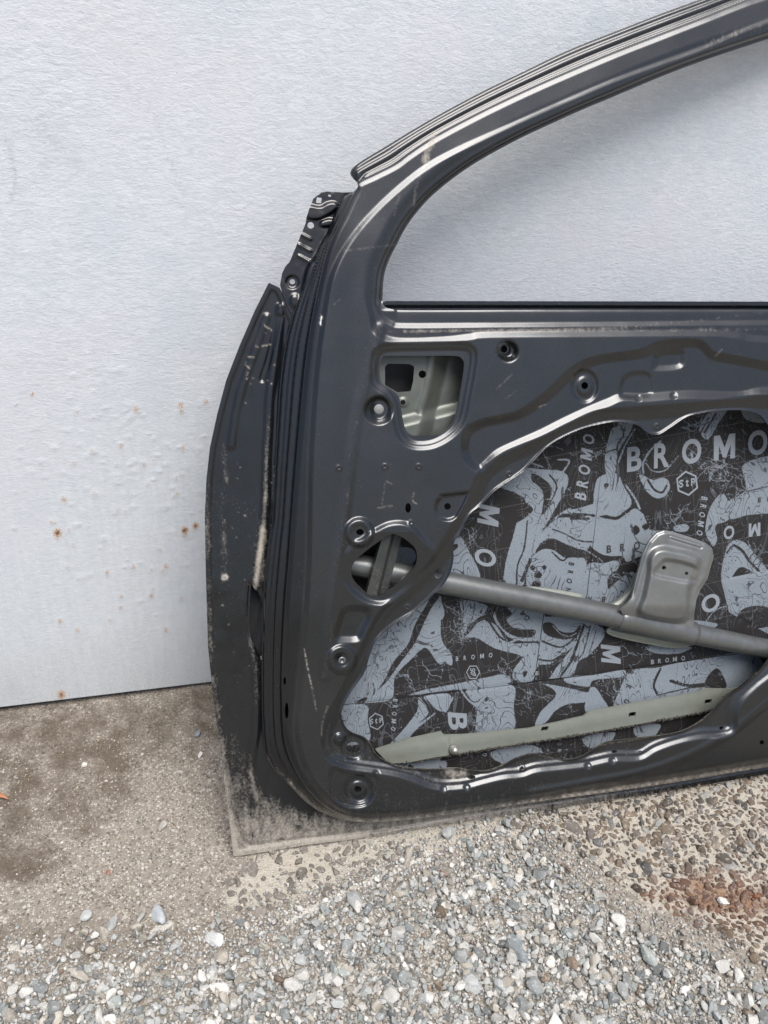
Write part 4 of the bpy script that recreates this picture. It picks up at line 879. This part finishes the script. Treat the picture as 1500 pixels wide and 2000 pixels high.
# upright guide rail behind the small opening
RL = [(752, 1030), (789, 1032), (752, 1174), (712, 1172)]
gl_ = Grid(np.arange(700, 800, 2), np.arange(1020, 1190, 2))
tt = gl_.X + (gl_.Y - 1100) * 0.25
dark_rail = mat_primer('dark galvanised rail', (0.03, 0.034, 0.033), (0.05, 0.055, 0.052), 0.4, 0.4)
sheet('guide_rail', gl_, 0.040 - 0.016 * S(tt, 752, 755), gl_.sdf(RL, 20, False), dark_rail, door, rim=0.012)

# lower reinforcement strip
ST = [(733, 1464), (800, 1443), (862, 1429), (868, 1436), (907, 1435), (1033, 1423), (1088, 1411), (1140, 1399), (1150, 1390), (1215, 1378), (1283, 1366), (1361, 1353), (1379, 1345), (1422, 1346), (1520, 1330), (1700, 1290), (1700, 1330), (1500, 1372), (1392, 1384), (1370, 1391), (1260, 1412), (1153, 1431), (1060, 1447), (980, 1458), (900, 1472), (850, 1479), (800, 1489), (760, 1492)]
gt = Grid(np.concatenate([np.arange(728, 1512, 2.2), np.arange(1516, 1710, 10)]), np.arange(1280, 1510, 2.2))
dst = gt.sdf(ST, 30, smooth=False)
Ht = -0.006 + 0.004 * (1 - S(dst, 6, 11)) * 0 + 0.0035 * S(gt.X, 880, 874) + 0.002 * np.sin(gt.X / 60)
cen = gt.line([(733, 1478), (870, 1452), (1000, 1438), (1150, 1410), (1380, 1364), (1500, 1345)], 60)
Ht = Ht + 0.0006 * (1 - S(cen, 2, 16))
hst = np.maximum.reduce([gt.sdf([(1058, 1420), (1072, 1418), (1070, 1427), (1056, 1429)], 15, False), gt.sdf([(1229, 1392), (1243, 1390), (1241, 1399), (1227, 1401)], 15, False), gt.sdf([(1377, 1367), (1391, 1365), (1389, 1374), (1376, 1376)], 15, False)])
strip = sheet('lower_reinforcement', gt, Ht, np.minimum(dst, -hst), PRIMER, door, rim=0.004)
# crumbly sealer under the strip
V = []; Fq = []
bxs = np.linspace(790, 1420, 700)
bys = np.interp(bxs, [790, 850, 980, 1153, 1260, 1370, 1420], [1489, 1480, 1459, 1432, 1413, 1392, 1380])
ico_t = (1 + 5 ** .5) / 2
ICO = np.array([(-1, ico_t, 0), (1, ico_t, 0), (-1, -ico_t, 0), (1, -ico_t, 0), (0, -1, ico_t), (0, 1, ico_t), (0, -1, -ico_t), (0, 1, -ico_t), (ico_t, 0, -1), (ico_t, 0, 1), (-ico_t, 0, -1), (-ico_t, 0, 1)]) / 1.902
ICF = np.array([(0, 11, 5), (0, 5, 1), (0, 1, 7), (0, 7, 10), (0, 10, 11), (1, 5, 9), (5, 11, 4), (11, 10, 2), (10, 7, 6), (7, 1, 8), (3, 9, 4), (3, 4, 2), (3, 2, 6), (3, 6, 8), (3, 8, 9), (4, 9, 5), (2, 4, 11), (6, 2, 10), (8, 6, 7), (9, 8, 1)])
cc = dpt(bxs + rng.normal(0, 1, 700), bys + rng.normal(0.5, 1.2, 700), np.full(700, -0.003) + rng.normal(0, .001, 700))
VV = cc[:, None, :] + ICO[None] * rng.uniform(0.0006, 0.0017, (700, 1, 1)) * rng.uniform(.7, 1.3, (700, 12, 1))
FF = ICF[None] + 12 * np.arange(700)[:, None, None]
newmesh('sealer_bead', VV.reshape(-1, 3), [FF.reshape(-1, 3)], SEAL, strip, smooth=False)

# fasteners
def lathe(name, c, axis, prof, mat, parent, n=18):
    axis = axis / np.linalg.norm(axis); a_ = np.cross(axis, [0, 0, 1.0]); a_ /= np.linalg.norm(a_); b_ = np.cross(axis, a_)
    V = []; q = []
    for (r, h) in prof:
        for k in range(n): V.append(c + axis * h + r * (cos(2 * pi * k / n) * a_ + sin(2 * pi * k / n) * b_))
    for i in range(len(prof) - 1):
        for k in range(n): q.append((i * n + k, i * n + (k + 1) % n, (i + 1) * n + (k + 1) % n, (i + 1) * n + k))
    return newmesh(name, V, [np.array(q)], mat, parent)
lathe('bolt', dpt(886., 1464., 0.001), DN + np.array([0, 0, .25]), [(.0075, 0), (.0075, .002), (.0055, .0025), (.0052, .009), (.004, .011), (.0001, .0115)], ZINC, strip)
lathe('plug', dpt(740., 799.5, 0.0495), DN, [(.0075, 0), (.0072, .001), (.005, .002), (.0001, .0024)], PLUG, panel)
lathe('rivet', dpt(668., 1290., 0.060), DN, [(.0058, 0), (.0052, .001), (.0028, .0013), (.0024, -.001), (.0001, -.0012)], STEEL, panel)

# ================================================================ LOOSE STONES
def stones(name, c, r, cols, sub=0, flat=0.75, seed=0):
    rg = np.random.default_rng(seed); n = len(c)
    if sub:
        V0 = ICO.copy(); F0 = []; ed = {}; VL = list(map(tuple, V0))
        def mid(a_, b_):
            k = (min(a_, b_), max(a_, b_))
            if k not in ed:
                m_ = (V0[a_] + V0[b_]) / 2; VL.append(tuple(m_ / np.linalg.norm(m_))); ed[k] = len(VL) - 1
            return ed[k]
        for (a_, b_, c_) in ICF:
            x_, y_, z_ = mid(a_, b_), mid(b_, c_), mid(c_, a_); F0 += [(a_, x_, z_), (b_, y_, x_), (c_, z_, y_), (x_, y_, z_)]
        V0 = np.array(VL); F0 = np.array(F0)
    else: V0, F0 = ICO, ICF
    V = np.broadcast_to(V0, (n, *V0.shape)).copy()
    # cut random facets
    for _ in range(9 if sub else 3):
        nn = rg.normal(size=(n, 3)); nn /= np.linalg.norm(nn, axis=1)[:, None]; lim = rg.uniform(.38, .8, (n, 1))
        dd = np.einsum('nvk,nk->nv', V, nn); ex = np.maximum(dd - lim, 0); V -= ex[..., None] * nn[:, None, :]
    V *= rg.uniform(.95, 1.05, (n, V0.shape[0], 1)) * (1.25 if sub else 1.1)
    V *= np.stack([rg.uniform(.75, 1.35, n), rg.uniform(.65, 1.0, n), rg.uniform(.5, .9, n) * flat / .75], 1)[:, None, :]
    q = rg.normal(size=(n, 4)); q[:, 1:3] *= 0.35; q /= np.linalg.norm(q, axis=1)[:, None]; ww, x_, y_, z_ = q.T
    Rm = np.stack([1 - 2 * (y_ ** 2 + z_ ** 2), 2 * (x_ * y_ - z_ * ww), 2 * (x_ * z_ + y_ * ww), 2 * (x_ * y_ + z_ * ww), 1 - 2 * (x_ ** 2 + z_ ** 2), 2 * (y_ * z_ - x_ * ww), 2 * (x_ * z_ - y_ * ww), 2 * (y_ * z_ + x_ * ww), 1 - 2 * (x_ ** 2 + y_ ** 2)], 1).reshape(n, 3, 3)
    V = np.einsum('nij,nvj->nvi', Rm, V) * r[:, None, None] + c[:, None, :]
    F_ = F0[None] + V0.shape[0] * np.arange(n)[:, None, None]
    ca = np.repeat(cols, V0.shape[0], 0)
    return newmesh(name, V.reshape(-1, 3), [F_.reshape(-1, 3)], STONE, None, dict(col=ca), smooth=False)
STONE = mat_stone()
PAL = np.array([(.55, .54, .51), (.42, .435, .43), (.29, .31, .31), (.56, .55, .525), (.45, .415, .355), (.19, .20, .20), (.36, .33, .285), (.62, .61, .585), (.33, .36, .345), (.22, .165, .12)])
PW = np.array([.18, .16, .13, .12, .12, .08, .08, .05, .06, .02])
def pal(n, rg): return PAL[rg.choice(len(PAL), n, p=PW / PW.sum())] * rg.uniform(.6, 1.0, (n, 1)) * np.array([1.0, 1.0, .985]) * .98
def gh(c):
    i = np.clip(np.searchsorted(gx, c[:, 0]), 0, len(gx) - 1); j = np.clip(np.searchsorted(gy, c[:, 1]), 0, len(gy) - 1)
    return GZ[j, i]
def sample(nn, rg, fn):
    P = np.stack([rg.uniform(-0.75, 1.7, nn), rg.uniform(-1.05, -0.1, nn), np.zeros(nn)], 1)
    px_, py_ = topx(P); k = rg.random(nn) < fn(px_, py_, P); return P[k]
def fg(px_, py_, P):
    d = psdf(Z_GRAV, px_, py_, 90) - 50 * S(px_, 1060, 1180) + 20 * fbm(P[:, 0] * 20, P[:, 1] * 20, 3); e = psdf(Z_DIRT, px_, py_, 90); return np.maximum(S(d, -60, 70) ** 1.5, 0.20 * S(e, -30, 10))
rg = np.random.default_rng(5)
c = sample(52000, rg, fg); n = len(c); r = np.clip(rg.lognormal(math.log(.0036), .44, n), .0017, .0115)
c[:, 2] = gh(c) + r * 0.2 + rg.uniform(0, .006, n)
tag(stones('gravel', c, r, pal(n, rg), 1, seed=1), kind='stuff')
c = sample(140000, rg, lambda a, b, P: S(psdf(Z_GRAV, a, b, 90) - 55 * S(a, 1060, 1180) + 26 * fbm(P[:, 0] * 16, P[:, 1] * 16, 6), -90, 10) * 0.95); n = len(c); r = rg.uniform(.0011, .0028, n); c[:, 2] = gh(c) + rg.uniform(0, .003, n)
tag(stones('fine_gravel', c, r, pal(n, rg), 0, seed=2), kind='stuff')
# loose grit on the concrete
def fgrit(px_, py_, P):
    return np.where(psdf(Z_GRAV, px_, py_, 90) > 0, 0, 0.25 + 0.6 * (fbm(P[:, 0] * 12, P[:, 1] * 12, 9) > 0.0) + 0.5 * S(psdf(Z_GRAV, px_, py_, 90), -80, 0))
c = sample(34000, rg, fgrit); n = len(c); r = rg.uniform(.0006, .0017, n) + (rg.random(n) < .03) * rg.uniform(0, .002, n); c[:, 2] = gh(c) + .0004
tag(stones('grit', c, r, np.clip(pal(n, rg) * np.array([1.05, .98, .86]), 0, .8), 0, seed=3), kind='stuff')
# brown aggregate bedded in the cream cement
def fagg(px_, py_, P):
    d = psdf(Z_CREAM, px_, py_, 90); return S(d, -8, 14) * np.where(px_ < 1000, 0.16 * S(-np.hypot((px_ - 590) / 290, (py_ - 1722) / 95), -1.15, -.7), 1.0) * (psdf(Z_GRAV, px_, py_, 60) < 10)
c = sample(160000, rg, fagg); n = len(c)
keep = []; cell = {}
for i in range(n):
    ri = float(np.clip(rg.lognormal(math.log(.0066), .42), .0024, .0135)); kx, ky = int(c[i, 0] // .025), int(c[i, 1] // .025); ok = True
    for a_ in (-1, 0, 1):
        for b_ in (-1, 0, 1):
            for (j, rj) in cell.get((kx + a_, ky + b_), ()):
                if hypot(c[i, 0] - c[j, 0], c[i, 1] - c[j, 1]) < (ri + rj) * 0.62: ok = False; break
    if ok: cell.setdefault((kx, ky), []).append((i, ri)); keep.append((i, ri))
ki = np.array([k[0] for k in keep]); r = np.array([k[1] for k in keep]); c = c[ki]; n = len(c)
BP = np.array([(.12, .092, .066), (.17, .133, .098), (.085, .072, .06), (.20, .17, .135), (.14, .122, .108), (.23, .225, .21), (.10, .097, .093)])
cl = BP[rg.choice(7, n, p=[.24, .2, .18, .14, .1, .07, .07])] * rg.uniform(.8, 1.2, (n, 1))
px_, py_ = topx(c); rz = S(psdf(Z_RUST, px_, py_, 60), -30, 20)[:, None]; cl = cl * (1 - rz * .6) + np.array([.13, .055, .03]) * rz * .6
gl2 = px_ < 1000; cl[gl2] = np.array([.20, .18, .155]) * rg.uniform(.6, 1.2, (gl2.sum(), 1))
c[:, 2] = gh(c) - r * 0.12
tag(stones('bedded_aggregate', c, r, cl, 1, flat=.65, seed=4), kind='stuff')

def one(name, x, y, r, col, label, cat, group=None, seed=1, flat=.75, lift=0.0):
    c = gpt(np.array([float(x)]), np.array([float(y)])); c[:, 2] = gh(c) + r * 0.35 + lift
    V = stones(name, np.zeros((1, 3)), np.array([r]), np.array([col]), 1, flat, seed)
    V.location = c[0].tolist(); return tag(V, label, cat, group)
one('stone', 1410, 1764, .011, (.62, .60, .55), 'off-white pebble lying in the rusty stain at the right edge', 'stone', seed=11)
one('stone', 866, 1703, .0105, (.24, .12, .07), 'rusty brown stone with a pale side below the middle of the door bottom', 'stone', seed=12)
one('stone', 656, 1978, .0095, (.20, .12, .09), 'dark reddish brown stone among grey gravel at the bottom of the photo', 'stone', seed=13)
one('stone', 318, 1613, .010, (.46, .44, .40), 'pale grey stone stuck in the brown concrete left of the door corner', 'stone', seed=14, lift=-.002)
one('stone', 164, 1495, .0065, (.55, .53, .50), 'whitish pebble on the dark stained concrete near the wall', 'stone', seed=15)
one('stone', 392, 1476, .0060, (.58, .56, .52), 'small white pebble on damp concrete beside the door flange', 'stone', seed=16)
one('stone', 388, 1436, .0085, (.20, .23, .25), 'blue grey stone chip on the dark damp patch beside the door edge', 'stone', seed=17)
one('stone', 1010, 1905 - 60, .019, (.20, .225, .235), 'long dark grey stone in the gravel, largest right of the middle', 'stone', seed=18, flat=.55)
one('stone', 420, 1905 - 68, .012, (.55, .56, .55), 'pale bluish stone at the upper edge of the gravel', 'stone', seed=19)
one('stone', 310, 1790, .016, (.40, .43, .45), 'flat grey stone set in the broken concrete edge at left', 'stone', seed=20, flat=.5, lift=-.003)
one('brick_chip', 1474, 1757, .007, (.34, .14, .07), 'small orange brick chip at the right edge on rusty ground', 'brick chip', seed=21)
one('brick_chip', 211, 1704, .0035, (.26, .09, .06), 'tiny red chip on the brown concrete at left', 'brick chip', seed=22)
# orange leaf scrap at the far left
lf = gpt(np.array([-12., 2., 14., 18., 8., -4.]), np.array([1556., 1553., 1560., 1566., 1564., 1562.])); lf[:, 2] = [.004, .007, .006, .005, .007, .005]
leafm = mat_ink('dry leaf', (.30, .12, .06), (.38, .18, .09))
leaf = newmesh('leaf', lf, [np.array([[0, 1, 2, 3, 4, 5]])], leafm, None); tag(leaf, 'thin dry orange leaf scrap on the concrete at the far left', 'leaf')
sol = leaf.modifiers.new('thickness', 'SOLIDIFY'); sol.thickness = 0.0006

for o in bpy.data.objects:
    if '_o' in o: del o['_o']
scn.cycles.samples = 96
